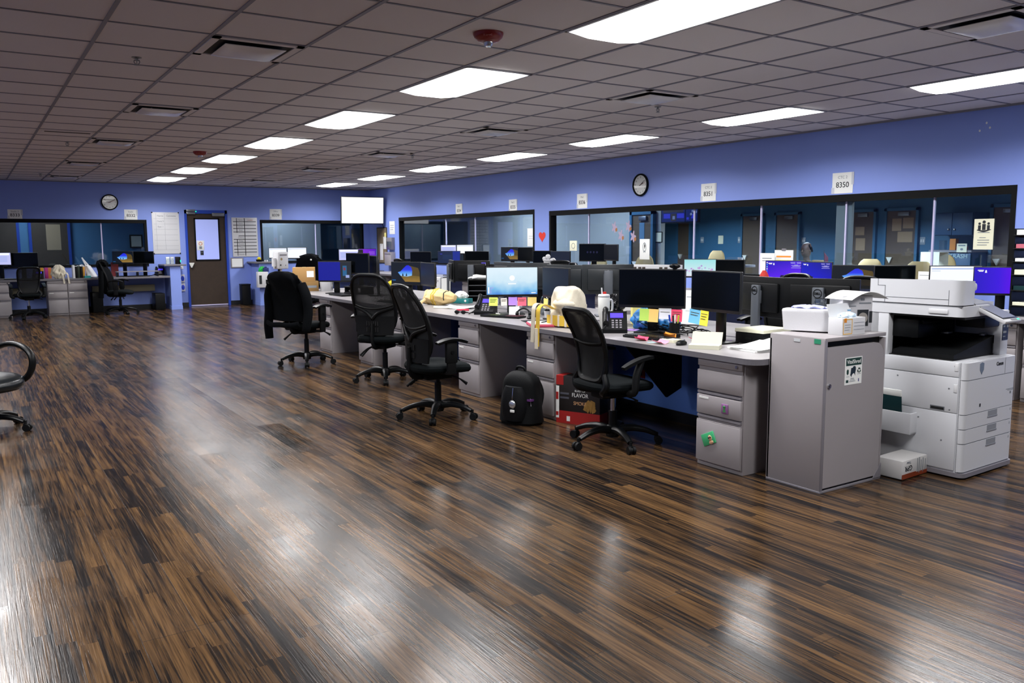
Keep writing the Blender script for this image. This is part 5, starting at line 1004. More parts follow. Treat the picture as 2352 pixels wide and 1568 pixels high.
# ------------------------------------------------------------------ wall fittings
def flatY(name, label, cat, x0, x1, z0, z1, m, th=.006, kind=None, group=None, y=YB-.002):
    t = thing(name, label, cat, ((x0+x1)/2, y, (z0+z1)/2), 0, group); obj('board', B().box(-(x1-x0)/2, (x1-x0)/2, -th, 0, -(z1-z0)/2, (z1-z0)/2, min(.002, th/3)), m, t); return t
def sign(axis, c, z0, z1, w_, head, num, label):
    M_S = M_PAPER; h_ = z1-z0; zc = (z0+z1)/2
    loc, rz = ((c, YB, zc), 0) if axis == 'Y' else ((XR, c, zc), -PI/2)
    t = thing('number_sign', label, 'sign', loc, rz, 'paper station number signs'); obj('sign_sheet', B().box(-w_/2, w_/2, -.004, 0, -h_/2, h_/2), M_S, t, 0)
    text(head, .045, M_INKG, t, (0, -.0045, h_*.27)); text(num, .088, M_INK, t, (0, -.0045, -h_*.10), bold=.0008)
    obj('tape_strip', B().box(-w_/2-.01, -w_/2+.03, -.0046, -.004, -h_/2, -h_/2+.07).box(w_/2-.02, w_/2+.012, -.0046, -.004, -h_*.1, h_/2), mat('clear_tape', 'c9cdd6', .15), t, 0)
sign('Y', .835, 1.955, 2.15, .255, 'Stadic 3', '8333', 'paper number sign above the left back window, near the left picture edge')
sign('Y', 3.02, 1.96, 2.18, .26, 'Stadic', '8332', 'paper number sign above the right end of the left back window')
sign('Y', 6.215, 1.99, 2.24, .285, 'Office', '8339', 'paper number sign above the right back window')
for y, num, l, hd in ((15.29, '8334', 'paper number sign above the far window, left of two', 'Pod 1'), (13.23, '8335', 'paper number sign above the far window, right of two', 'Pod 2'), (11.12, '8336', 'paper number sign above the left end of the long window', 'Pod'), (8.28, '8351', 'paper number sign right of the wall clock above the long window', 'CTC 3'), (6.16, '8350', 'nearest paper number sign above the long window', 'CTC 2')): sign('X', y, 1.985, 2.225, .275, hd, num, l)
def clock(loc, rz, label, hh, mm):
    t = thing('wall_clock', label, 'clock', loc, rz, 'round wall clocks'); 
    def L(prof, m, nm, p=t): b = B().lathe(prof, seg=40); b.bm.transform(Matrix.Rotation(PI/2, 4, 'X')); return obj(nm, b, m, p)
    L([(.165, 0), (.17, .012), (.168, .035), (.155, .042), (.145, .030), (.145, .0)], M_FRAME, 'clock_rim'); fc = L([(.148, .015), (.148, .020), (0, .020)], M_PAPER, 'clock_face')
    for k in range(1, 13): a = R(90-30*k); text(str(k), .034, M_INK, fc, (.115*math.cos(a), -.0215, .115*math.sin(a)))
    for nm, a, ln, r in (('hour_hand', 90-30*hh-mm/2, .065, .005), ('minute_hand', 90-6*mm, .105, .0035)): a = R(a); obj(nm, B().tube([(-.02*math.cos(a), -.024, -.02*math.sin(a)), (ln*math.cos(a), -.024, ln*math.sin(a))], r, 6), M_INK, t)
    obj('second_hand', B().tube([(.03*math.cos(R(200)), -.026, .03*math.sin(R(200))), (-.11*math.cos(R(200)), -.026, -.11*math.sin(R(200)))], .0018, 6), mat('hand_red', 'b03a28', .4), t)
    L([(.146, .029), (.146, .031), (0, .031)], glassmat('clock_glass', 'ffffff', .1), 'clock_glass')
clock((2.61, YB, 2.33), 0, 'round black-rimmed clock on the back wall', 9, 10); clock((XR, 9.66, 2.285), -PI/2, 'round black-rimmed clock high on the right wall', 2, 9)
# whiteboards
t = flatY('whiteboard', 'whiteboard with thin grid lines left of the brown door', 'whiteboard', 3.44, 4.01, 1.21, 2.13, M_WHT, .012)
obj('board_corner', B().box(-.29, -.265, -.016, 0, .44, .465), M_BLK, t, 0); [obj('board_corner', B().box(a, a+.025, -.016, 0, b_, b_+.025), M_BLK, t, 0) for a, b_ in ((.265, .44), (-.29, -.465), (.265, -.465))]
g = B(); [g.box(-.25, .25, -.0128, -.0118, z-.0015, z+.0015) for z in (.32, .20, .08, -.04, -.16, -.28, -.37)]; [g.box(x-.0015, x+.0015, -.0128, -.0118, -.37, .44) for x in (-.20, -.02)]; obj('grid_lines', g, M_INKG, t, 0)
text('Name', .055, M_INKG, t, (-.11, -.0125, .38)); text('Comments', .055, M_INKG, t, (.12, -.0125, .38), sx=.8); text('Charly D', .05, M_INKG, t, (-.11, -.0125, .26), sx=.8); text('Ryan  1', .05, M_INKG, t, (-.11, -.0125, .14), sx=.8)
t = flatY('whiteboard', 'whiteboard with thick black rows right of the brown door', 'whiteboard', 5.17, 5.76, 1.12, 2.03, M_WHT, .012)
g = B(); rows = (.36, .28, .20, .12, .03, -.05, -.12, -.20, -.28, -.35)
for k, z in enumerate(rows): g.box(-.265 if k not in (4,) else -.15, .265, -.0135, -.0118, z-.007, z+.007)
g.box(-.19, -.176, -.0136, -.0118, .10, .44).box(-.19, -.176, -.0136, -.0118, -.43, -.05).box(-.01, .006, -.0136, -.0118, -.43, .44); obj('black_rows', g, M_INK, t, 0)
[text(s_, .045, M_INKG, t, (-.095, -.0138, z)) for s_, z in (('Name', .40), ('Devin', .32), ('Jacob', .24), ('Rick', .16), ('Cherry', -.01), ('Haley', -.085), ('Brandy', -.16), ('Tony', -.24), ('Dennis', -.40))]; text('Location', .045, mat('red_ink', 'b86a5a', .8), t, (.13, -.0138, .40), sx=.8)
t = flatY('framed_notice', 'small framed white notice below the striped whiteboard', 'frame', 5.11, 5.40, .86, 1.10, M_GREYD, .015); obj('notice_sheet', B().box(-.12, .12, -.0165, -.0145, -.095, .095), M_PAPER, t, 0)
t = flatY('light_switch', 'white switch plate left of the brown door', 'switch', 3.965, 4.05, .86, .98, M_WHT, .006); obj('switch_toggle', B().box(-.012, .012, -.012, -.005, -.025, .025, .002), M_WHT, t)
for z0, z1, l in ((.56, .74, 'upper blue and white dispenser left of the brown door'), (.36, .54, 'lower blue and white dispenser left of the brown door')): t = flatY('wall_dispenser', l, 'dispenser', 3.95, 4.06, z0, z1, M_WHT, .05); obj('blue_panel', B().sph((.01, -.05, 0), .04, (.9, .25, 1.5)), mat('dispenser_blue', '2a4ad8', .3), t)
t = flatY('door_notice', 'white notice with an orange ring stuck on the door window', 'sign', 4.37, 4.53, 1.28, 1.50, M_PAPER, .003, y=YB-.009); obj('orange_ring', B().tube([(.035*math.cos(a), -.004, .04+.035*math.sin(a)) for a in [k*PI/12 for k in range(24)]], .006, 6, True), mat('ring_orange', 'd8743a', .6), t); obj('notice_print', B().box(-.03, .03, -.004, -.003, -.08, -.02), M_INKG, t, 0)
t = flatY('door_label', 'small black label under the notice on the door window', 'label', 4.44, 4.51, 1.17, 1.27, M_INK, .004, y=YB-.009); obj('label_line', B().box(-.02, .02, -.005, -.004, .01, .016), M_INKG, t, 0)
# television in the corner
t = thing('television', 'large white-lit television mounted high in the far corner', 'television', (8.02, 18.95, 2.20), R(-6)); t.rotation_euler = (R(5), 0, R(-6))
obj('tv_shell', B().box(-.53, .53, 0, .05, -.325, .325, .008).box(-.3, .3, .04, .09, -.2, .2, .02), M_BLK, t); s_ = obj('tv_screen', B().box(-.515, .515, -.003, .001, -.305, .31), emat('tv_white', 'fbfbff', 1.25), t, 0)
obj('tv_picture', B().box(-.46, .46, -.004, -.003, .20, .204).box(-.44, -.2, -.004, -.003, .10, .103).box(.2, .35, -.004, -.003, .03, .034).box(-.46, -.36, -.004, -.003, -.22, -.19), mat('tv_pale_lines', 'c8d8ea', .5, emit='c8d8f0', es=1, noise=0), s_, 0)
obj('wall_bracket', B().tube([(0, .06, 0), (.18, .45, .02), (.40, .90, .02)], .03, 8).box(.25, .55, .88, .95, -.10, .12), M_BLKM, t); obj('tv_cable', B().tube([(.50, .06, -.30), (.58, .12, -.45), (.59, .10, -.7)], .007, 6), M_BLK, t)
# right wall small things
def flatX(name, label, cat, y0, y1, z0, z1, m, th=.006, x=XR-.002, group=None):
    t = thing(name, label, cat, (x, (y0+y1)/2, (z0+z1)/2), -PI/2, group); obj('board', B().box(-(y1-y0)/2, (y1-y0)/2, -th, 0, -(z1-z0)/2, (z1-z0)/2, min(.002, th/3)), m, t); return t
t = flatX('cork_board', 'cork notice board in the far right corner under the television', 'notice board', 18.88, 19.46, .92, 1.80, mat('cork', '7d6f58', .9, noise=.2), .012); obj('board_frame', B().box(-.29, .29, -.016, -.01, .425, .44).box(-.29, .29, -.016, -.01, -.44, -.425).box(-.29, -.275, -.016, -.01, -.44, .44).box(.275, .29, -.016, -.01, -.44, .44), M_FRAME, t, 0)
for y, z, w_, h_, m, l in ((19.0, 1.42, .16, .3, M_PAPER, 'long white sheet pinned on the cork board right side'), (19.2, 1.2, .18, .4, M_PAPER, 'tallest white sheet pinned on the cork board'), (18.96, 1.62, .10, .10, M_YEL, 'yellow slip at the top of the cork board')): o = flatX('pinned_sheet', l, 'paper', y-w_/2, y+w_/2, z-h_/2, z+h_/2, m, .003, XR-.0165); obj('pin', B().sph((0, -.006, h_*.42), .006), M_RED, o)
t = flatX('wall_notice', 'white notice between the cork board and the far window', 'sign', 18.43, 18.73, 1.63, 1.94, M_PAPER, .004); obj('notice_print', B().box(-.1, .1, -.0048, -.004, .05, .06).box(-.1, .1, -.0048, -.004, 0, .01).box(-.1, .06, -.0048, -.004, -.05, -.04), M_INKG, t, 0)
t = flatX('wall_file_holder', 'grey file holder on the wall below the white corner notice', 'holder', 18.46, 18.76, 1.26, 1.55, M_GREYD, .08); obj('holder_front', B().box(-.14, .14, -.086, -.08, -.14, .05, .004), M_STEEL, t)
t = flatX('wall_bin', 'grey wall pocket below the file holder in the corner', 'holder', 18.44, 18.80, .88, 1.2, M_GREY, .12); obj('pocket_lip', B().box(-.17, .17, -.126, -.12, .1, .15, .004), M_GREYD, t)
o = thing('paper_heart', 'red paper heart between the two long windows', 'heart', (XR, 12.28, 1.52), -PI/2); hp = [(.105*.062*16*math.sin(a)**3, .06*.105*(13*math.cos(a)-5*math.cos(2*a)-2*math.cos(3*a)-math.cos(4*a))) for a in [k*PI/20 for k in range(40)]]; obj('heart_sheet', B().prism([(x, z+.01) for x, z in hp], -.004, 0, 'Y'), mat('heart_red', 'd83222', .6), o, 0)
t = flatX('window_notice', 'white notice taped at the right end of the far window', 'sign', 12.56, 12.82, 1.35, 1.68, M_PAPER, .003, XR+.046); obj('notice_print', B().box(-.08, .08, -.0038, -.003, .02, .024).box(-.08, .08, -.0038, -.003, -.02, -.016), M_INKG, t, 0)
t = flatX('window_notice', 'small cream square taped at the left end of the long window', 'sign', 11.32, 11.52, 1.28, 1.45, M_CREAM, .003, XR+.046); obj('notice_ring', B().tube([(.045*math.cos(a), -.004, .045*math.sin(a)) for a in [k*PI/12 for k in range(24)]], .004, 6, True), M_INKG, t)
t = flatX('window_notice', 'large white sheet with a drawn emblem taped on the long window by the door beyond', 'sign', 9.51, 9.73, 1.16, 1.47, M_PAPER, .003, XR+.046); obj('emblem', B().tube([(.035*math.cos(a), -.004, .03+.07*math.sin(a)) for a in [k*PI/12 for k in range(24)]], .004, 6, True).tube([(-.02, -.004, -.05), (0, -.004, -.02), (.02, -.004, -.05)], .004, 6), M_INKG, t); obj('emblem_leaf', B().prism([(.0, .0), (.02, .05), (.0, .1), (-.006, .05)], -.0045, -.003, 'Y'), M_INK, t, 0)
for k, (y, z) in enumerate(((10.32, 1.66), (9.98, 1.67), (10.16, 1.53), (9.87, 1.51))):
    t = thing('window_sticker', ('top left', 'top right', 'lower left', 'lowest right')[k]+' of the four small floral stickers on the long window', 'sticker', (XR+.046, y, z), -PI/2, 'floral window stickers')
    obj('sticker_petal', B().prism([(.05*(1+.4*math.cos(5*a))*math.cos(a)-.02, .07*(1+.4*math.cos(5*a))*math.sin(a)) for a in [q*PI/15 for q in range(30)]], -.002, 0, 'Y'), mat('petal_pale', 'a898b0', .6), t, 0); obj('sticker_center', B().prism([(.025*math.cos(a)+.03, .03*math.sin(a)-.04) for a in [q*PI/8 for q in range(16)]], -.0025, 0, 'Y'), mat('petal_rust', 'a06a40', .6), t, 0)
for k, (y, z) in enumerate(((4.535, 2.60), (4.50, 2.55), (4.60, 2.53))): tag(obj('wall_chip', B().sph((XR-.001, y, z), .012, (.15, .8, 1)), M_PAPER), ('uppermost', 'rightmost', 'leftmost')[k]+' of three white chips high on the right wall', 'mark')
# things on the right counter
def standX(px0, px1, x, name, label, m=M_PAPER, cat='sheet holder'):
    a, b_ = onX(px0, x), onX(px1, x); w_ = abs(a.y-b_.y); t = thing(name, label, cat, (x, (a.y+b_.y)/2, .74), -PI/2); h_ = a.z-.74; q = obj('sheet', B().box(-w_/2, w_/2, -.004, .004, .01, h_), m, t, 0); obj('sheet_stand', B().box(-w_/3, w_/3, -.05, .05, 0, .012), M_CLEAR, t, 0); return t, w_, h_
t, w_, h_ = standX((1747, 581), (1778, 640), 8.45, 'standing_sheet', 'tall white printed sheet standing behind the bright violet screen'); obj('sheet_print', B().box(-w_*.35, w_*.3, -.005, -.004, h_-.07, h_-.06).box(-w_*.35, w_*.2, -.005, -.004, h_-.10, h_-.092), M_INKG, t, 0)
t, w_, h_ = standX((1780, 574), (1820, 640), 8.5, 'standing_sheet', 'white sheet with yellow and green bands behind the bright violet screen'); [obj('colour_band', B().box(-w_*.4, w_*.4, -.005, -.004, h_-z-.02, h_-z), m, t, 0) for z, m in ((.07, M_ORG), (.12, M_YEL), (.17, M_LIL))]; obj('sheet_clip', B().box(-.03, .03, -.008, .008, h_-.01, h_+.02), M_GREYD, t, 0)
o = paper(8.30, 4.95, -70, .16, .26, M_YEL, 'yellow folder leaning behind the dark monitor by the copier', .02, .96, 'yellow_folder', 'folder'); o.rotation_euler = (R(68), R(-25), R(-75)); o.location.z = .87
t, w_, h_ = standX((2110, 623), (2138, 665), 8.15, 'standing_card', 'small white printed card beside the white page screen', M_PAPER, 'card'); obj('card_print', B().box(-w_*.4, w_*.4, -.005, -.004, h_-.04, h_-.036).box(-w_*.3, w_*.4, -.005, -.004, h_-.09, h_-.086), M_INKG, t, 0)
y0 = onX((2376, 560), 8.1).y
t = thing('letter_tray_tower', 'black tower of letter trays at the right picture edge', 'tray', (8.12, y0, .74), -PI/2); [obj('tray_post', B().box(x-.008, x+.008, -.14, .14, 0, .80), M_BLK, t, 0) for x in (-.12, .15)]
tz = (.08, .22, .36, .48, .60, .72)
for z in tz: obj('tray_shelf', B().sheet(lambda u, v: (-.12+.27*u, -.15+.30*v, z+.02*(2*v-1)**2), 3, 8, .006), M_BLKM, t, 0)
for k, (z, m, l) in enumerate(zip(tz, (M_CREAM, mat('teal_dark_print', '0b2f33', .4), M_CREAM, M_PAPER, mat('rose_paper', 'b05a6a', .8), M_PAPER), ('lowest', 'second lowest', 'third from the bottom', 'third from the top', 'rosy second from the top', 'topmost'))): pad(8.12, y0-.015, -90, .24, .26, .03+.008*(k % 3), m, l+' paper stack in the letter tray tower', 'paper_stack', 'papers', .74+z+.022)
o = on('red_cap', 'red cloth lump in front of the tall standing sheet', 'cloth', 8.0, 6.75); obj('cloth_body', crump(.09, .06, .34, 0, .6, 2), mat('cloth_red', 'a82a1e', .8), o, 25)
o = on('desk_phone', 'dark phone on the window counter in front of the blossom screen', 'phone', 7.95, 7.7, -60, .74, 'black desk phones'); obj('phone_body', B().prism([(-.09, 0), (.10, 0), (.10, .13), (-.09, .03)], -.09, .09, 'X'), M_BLK, o, 20); obj('handset', B().tube([(-.05, -.07, .07), (-.05, 0, .12), (-.05, .07, .155)], [.024, .018, .024], 10), M_BLK, o)
for y, l in ((13.2, 'keyboard on the window counter near the red heart'), (10.2, 'keyboard before the tall raised black monitor'), (6.8, 'keyboard before the bright violet screen'), (4.9, 'keyboard before the white page screen')): keyboard(7.85, y, -90, l)
# vitals device
c = onY((644, 600), 16.0); t = thing('monitor_device', 'white boxy device on a slim pole right of the half wall dispenser', 'device', (round(c.x, 2), 16.0, 0), R(25)); zt = onY((644, 578), 16).z
obj('device_case', B().box(-.13, .13, -.08, .08, zt-.33, zt, .02), M_WHT, t); obj('device_grille', B().box(-.09, .09, -.082, -.079, zt-.075, zt-.05), M_GREYD, t, 0); obj('device_ports', B().box(-.09, -.06, -.082, -.079, zt-.27, zt-.24).box(.05, .06, -.082, -.079, zt-.27, zt-.25), M_INK, t, 0); obj('device_dial', B().cyl((-.05, -.083, zt-.14), (-.05, -.078, zt-.14), .025, seg=16), mat('ochre_print', 'a08a60', .5), t); obj('device_pole', B().cyl((0, 0, .08), (0, 0, zt-.33), .02), M_WHT, t); obj('side_bottle', B().cyl((-.17, 0, zt-.28), (-.17, 0, zt-.12), .04), M_WHT, t)
for k in range(5): a = 2*PI*k/5; lg = obj('pole_leg', B().tube([(0, 0, .10), (.26*math.cos(a), .26*math.sin(a), .06)], .016, 8), M_WHT, t); obj('caster', B().sph((.26*math.cos(a), .26*math.sin(a), .028), .028), M_BLKM, lg)
for x, h_, m, l in ((6.78, .2, M_WHT, 'white bottle before the right bright back screen'), (6.88, .17, mat('blue_bottle', '1a3ab0', .4), 'blue bottle before the right bright back screen')): o = on('spray_bottle', l, 'bottle', x, 19.2); obj('bottle_body', B().lathe([(.03, 0), (.035, .005), (.035, h_*.7), (.012, h_*.85), (0, h_*.85)]), m, o); obj('bottle_cap', B().lathe([(.014, h_*.85), (.012, h_), (0, h_)]), M_WHT, o)
pad(7.55, 19.25, 0, .2, .12, .19, mat('orange_carton', 'c87a20', .6), 'orange carton by the far corner screens', 'carton', 'box')
# extra chairs
task_chair(2.55, 18.82, R(-20), 'black task chair with a dark jacket by the back counter', .3, .42, 1.06, group='black task chairs at the wall counters')
t = thing('jacket', 'dark jacket over the chair at the back counter', 'jacket', (2.55, 18.82, 0), R(-20)); obj('jacket_body', B().blob(lambda th_, v: (back_x(v*1.0)-.01+.10*math.sin(PI*max(.02, min(.98, .1+.88*v)))**.4*math.cos(th_), .26*math.sin(PI*max(.02, min(.98, .1+.88*v)))**.4*math.sin(th_)*(1+.06*math.sin(5*th_)), .42+.68*v), 28, 16), M_JACK, t); obj('jacket_hood', crump(.10, .14, .14, .98, .7, 3), M_JACK, t, 25, (-.30, 0, 0)); obj('jacket_sleeve', B().tube([(-.28, -.26, .9), (-.28, -.28, .6), (-.3, -.27, .35)], .05, 10), M_JACK, t)
loop_chair(.90, 18.75, R(95), 'mesh chair seen from behind at the left back counter', .2, .42)
t0 = task_chair(6.55, 18.45, R(60), 'black task chair with a bulky coat at the far corner counter', .5, .44, 1.12, group='black task chairs at the wall counters')
t = thing('coat', 'bulky black coat over the chair at the far corner counter', 'coat', (6.55, 18.45, 0), R(60)); obj('coat_body', B().blob(lambda th_, v: (back_x(v)-.02+.13*math.sin(PI*max(.02, min(.98, .1+.88*v)))**.4*math.cos(th_), .34*math.sin(PI*max(.02, min(.98, .1+.88*v)))**.4*math.sin(th_)*(1+.08*math.sin(7*th_)), .5+.66*v), 28, 16), M_JACK, t); obj('coat_collar', crump(.10, .2, .14, 1.05, .9, 3), M_JACK, t, 25, (-.32, 0, 0)); obj('coat_badge', B().sph((-.45, -.05, 1.06), .02), M_PAPER, t)
for x, y, rz, l in ((6.10, 5.05, 175, 'black chair top behind the turned monitor back'), (6.05, 4.30, 185, 'black chair top behind the badge-stand monitor back'), (7.0, 14.2, 0, 'black chair before the far dark screens'), (6.9, 9.6, 170, 'black chair hidden beyond the grey monitor backs')): task_chair(x, y, R(rz), l, .4, .45, 1.13, group='black task chairs at the wall counters')
# floor items
t = on('backpack', 'black backpack with a silvery keychain standing by the pedestal', 'bag', 3.62, 5.46, -70, 0)
def bp(th_, v):
    c, s = math.cos(th_), math.sin(th_); e = (abs(c)**3+abs(s)**3)**(-1/3); w_ = (1-.22*v)*(1 if v < .72 else max(.02, 1-((v-.72)/.28)**2.5)**.5) if v > .01 else .9
    return (.185*e*c*w_*(1+.03*math.sin(5*th_+6*v)), .12*e*s*w_*(1+.05*math.sin(3*th_)), .43*v)
obj('pack_body', B().blob(bp, 36, 22), mat('black_nylon', '07090b', .7, spec=.2, noise=.15, bump=.3, bscale=120), t)
obj('front_pocket', B().blob(lambda th_, v: (.12*math.cos(th_)*math.sin(PI*max(.05, min(.95, .25+.6*v)))**.5, -.09-.06*max(0, math.sin(-th_))*math.sin(PI*max(.05, min(.95, .25+.6*v)))**.5+.02*math.sin(th_), .04+.27*v), 28, 12), mat('black_nylon2', '090b0e', .65, spec=.2, noise=.15, bump=.3, bscale=120), t)
obj('pack_handle', B().tube([(-.05, 0, .40), (-.03, -.01, .45), (.03, -.01, .45), (.05, 0, .40)], .010, 8), M_BLKM, t); obj('zip_line', B().tube([(.145*math.cos(a), -.07, .16+.20*math.sin(a)) for a in [k*PI/12 for k in range(13)]], .004, 6), M_GREYD, t); [obj('shoulder_strap', B().tube([(x, .10, .36), (x*1.15, .16, .22), (x, .12, .04)], [.02, .022, .014], 8, flat=.5), M_BLKM, t) for x in (-.08, .08)]; obj('side_patch', B().box(.12, .16, -.09, -.05, .20, .215), mat('plum_patch', '5a2a6a', .6), t, 0)
t = thing('keychain', 'round silvery keychain hanging from the black backpack', 'keychain', (3.49, 5.37, .15), R(-70)); obj('chain', B().tube([(0, -.02, .06), (.0, -.022, .09), (.004, -.015, .16)], .004, 6), M_CHR, t); obj('disc', B().sph((0, -.025, .03), .032, (1, .35, 1)), mat('glitter_silver', 'c8ccd0', .2, .8, noise=.4, bscale=300), t); obj('charm', B().box(-.02, .02, -.03, -.018, -.035, -.012, .005), M_PAPER, t)
t = on('snack_carton', 'red and dark printed snack carton on the floor behind the wheeled mesh chair', 'box', 3.95, 5.28, -66, 0); W2_ = .30
obj('carton', B().box(-.065, .065+.26, -.07, .07, 0, .385, .002), mat('carton_black', '17110f', .5), t); obj('red_base', B().box(-.066, .326, -.071, .071, 0, .10), mat('carton_red', 'a31d1a', .5), t, 0); obj('side_strip', B().box(-.067, -.040, -.0715, .05, .04, .30), M_PAPER, t, 0); obj('side_print', B().box(-.0675, -.045, -.0722, -.0712, .19, .25).box(-.0675, -.045, -.0722, -.0712, .06, .09), mat('carton_red', 'a31d1a', .5), t, 0); obj('red_top', B().box(-.066, .0, -.0712, .071, .31, .386), mat('carton_red', 'a31d1a', .5), t, 0)
obj('silver_lines', B().box(-.03, .05, -.0715, -.07, .235, .25).box(-.03, .05, -.0715, -.07, .20, .215), M_STEEL, t, 0); text('FLAVOR', .045, M_PAPER, t, (.15, -.0716, .235), sx=.9); text('SMOKE', .04, mat('pale_orange', 'd8a87a', .6), t, (.15, -.0716, .17), sx=.9); text('BLAST OF', .022, M_PAPER, t, (.15, -.0716, .27)); obj('popped_kernels', crump(.045, .003, .07, .12, 1.9, 2), mat('kernel_yellow', '9a7434', .7), t, 25, (.24, -.071, 0)); obj('barcode', B().box(.03, .06, -.0718, -.071, .02, .06), M_PAPER, t, 0)
# on top of the shredding console
t = on('wipes_bag', 'white soft wipes box with a lilac paper top on the shredding cabinet', 'wipes', 4.21, 3.20, -68, .90)
def wb_(th_, v):
    c, s = math.cos(th_), math.sin(th_); e = (abs(c)**5+abs(s)**5)**(-1/5); sc = .96+.10*v if v < .88 else 1.05*(1-((v-.88)/.12)**2*.12)
    if v in (0, 1): sc *= .1
    return (.145*e*c*sc, .07*e*s*sc, .145*v)
obj('wipes_case', B().blob(wb_, 36, 16), mat('glossy_white', 'dedfe2', .22), t); obj('wipes_top', crump(.10, .045, .02, .138, .5, 3), mat('lilac_tissue', 'a9aee0', .8), t, 25)
t = on('wipes_carton', 'white carton with blue edging just right of the soft wipes box', 'box', 4.335, 3.085, -20, .90); obj('carton', B().box(-.05, .05, -.05, .09, 0, .145, .002), M_WHT, t); obj('blue_edge', B().box(-.0508, -.046, -.0508, -.049, 0, .145).box(-.05, .05, -.0508, -.049, .0, .006).box(-.05, .05, -.0508, -.049, .13, .135), mat('edge_blue', '1a8ac0', .5), t, 0); obj('blue_mark', B().box(-.04, -.01, -.0512, -.049, .10, .13), mat('edge_blue', '1a8ac0', .5), t, 0)
t = on('mask_box', 'opened white carton with a yellow border and mask inside, at the console front', 'box', 4.265, 2.975, -3, .90); obj('carton', B().box(-.10, .10, -.05, .05, 0, .10, .002), M_WHT, t); obj('yellow_border', B().box(-.093, -.015, -.0508, -.0495, .006, .010).box(-.093, -.015, -.0508, -.0495, .09, .094).box(-.093, -.089, -.0508, -.0495, .006, .094).box(-.019, -.015, -.0508, -.0495, .006, .094), mat('border_yellow', 'e8b028', .5), t, 0); obj('orange_mark', B().box(-.085, -.065, -.0512, -.05, .075, .1), mat('mark_orange', 'e08a20', .5), t, 0); obj('carton_print', B().box(-.08, -.03, -.0512, -.05, .06, .062).box(-.08, -.03, -.0512, -.05, .045, .047).box(-.08, -.04, -.0512, -.05, .03, .032).box(.0, .09, -.0512, -.05, .07, .072).box(0, .09, -.0512, -.05, .05, .052).box(0, .09, -.0512, -.05, .03, .032), M_INKG, t, 0)
obj('open_flap', B().sheet(lambda u, v: (-.095+.19*u, .05+.02*v, .10+.075*v), 4, 4, .002), M_WHT, t, 0); obj('folded_masks', crump(.07, .035, .035, .09, .6, 4), mat('mask_pale_blue', 'c8dcea', .8), t, 25)
t = on('product_box', 'tall white carton printed with dark round pictures, standing at the console right end', 'box', 4.475, 3.10, -22, .90); obj('carton', B().box(-.10, .10, -.07, .07, 0, .215, .002), mat('grey_white_carton', 'c6c6ca', .5), t); obj('dark_picture', B().box(.0, .075, -.0712, -.069, .03, .13), M_INK, t, 0); obj('dark_picture', B().box(.08, .1008, -.0713, .03, .05, .12), M_INK, t, 0); obj('round_picture', B().cyl((.038, -.073, .08), (.038, -.07, .08), .032, seg=24), mat('round_grey', '9a9690', .5), t); [obj('carton_print', B().box(*q), M_INKG, t, 0) for q in ((-.09, -.01, -.0712, -.069, .15, .155), (.01, .09, -.0712, -.069, .165, .174), (-.06, .02, -.0712, -.069, .01, .018), (.02, .045, -.0714, -.069, .185, .2))]
o = thing('loose_paper', 'white sheet lying tented across the tall printed carton', 'paper', (4.50, 3.08, 1.117), R(-10)); obj('sheet', B().sheet(lambda u, v: ((u-.5)*.29, (v-.5)*.22, .022-.045*abs(2*u-1)**1.8), 12, 6, .0015), M_PAPER, o, 0)
t = on('clear_jar', 'clear plastic jar behind the opened mask carton', 'jar', 4.36, 3.235, 0, .90); obj('jar_wall', B().lathe([(.04, 0), (.042, .15), (.036, .16), (.036, .175), (0, .175)], seg=20), M_CLEAR, t); obj('jar_lid', B().lathe([(.038, .165), (.038, .19), (0, .19)], seg=20), M_CLEAR, t)
# ------------------------------------------------------------------ beyond the glass: hall and offices
XH = XO-.1
def far_door(pxl, pxr, label, m=M_DOOR2, top=2.05, XH=XH):
    a, b_ = onX(pxl, XH), onX(pxr, XH); y1, y0 = a.y, b_.y
    t = thing('hall_door', label, 'door', (XH-.012, (y0+y1)/2, 0), -PI/2); w_ = (y1-y0)
    obj('door_leaf', B().box(-w_/2, w_/2, -.05, -.005, .01, top), m, t, 0); obj('door_jamb', B().box(-w_/2-.06, -w_/2, -.08, 0, 0, top+.06).box(w_/2, w_/2+.06, -.08, 0, 0, top+.06).box(-w_/2-.06, w_/2+.06, -.08, 0, top, top+.06), M_WALLD, t, 0)
    obj('door_closer', B().box(-w_*.1, w_*.28, -.10, -.045, top-.11, top-.03, .008), M_STEEL, t); obj('door_handle', B().prism([(-w_/2+.04, 1.05), (-w_/2+.18, 1.05), (-w_/2+.12, .92)], -.10, -.04, 'Y'), mat('handle_white_metal', 'd8d8d0', .3), t); return t
far_door((1459, 503), (1503, 503), 'brown door with a small window beyond the long glass, in the slate wall', M_DOOR2, 1.93, 10.75); obj('door_window', B().box(-.07, .07, -.056, -.05, 1.40, 1.78), mat('dim_pane', '5a7a96', .3), bpy.data.objects['hall_door'], 0)
far_door((1711, 500), (1754, 500), 'brown hall door with its handle left, seen between the mullions'); far_door((1788, 500), (1838, 500), 'second brown hall door right of the middle mullion'); far_door((1953, 497), (2012, 497), 'brown hall door just right of the pale post, papers on it'); far_door((2042, 497), (2109, 497), 'wide brown hall door covered with taped papers'); far_door((2287, 491), (2345, 491), 'brown hall door at the right end of the glass')
far_door((1562, 500), (1588, 500), 'dark hall door half behind the left mullion')
def hallnote(px0, px1, label, m, name='door_poster', th=.06, cat='poster'):
    a, b_ = onX(px0, XH-th), onX(px1, XH-th); w_ = abs(a.y-b_.y); h_ = a.z-b_.z; t = thing(name, label, cat, (XH-th, (a.y+b_.y)/2, b_.z), -PI/2); obj('sheet', B().box(-w_/2, w_/2, -.003, 0, 0, h_), m, t, 0); return t, w_, h_
M_DIMP = mat('tan_poster', '9a8468', .8, noise=.1)
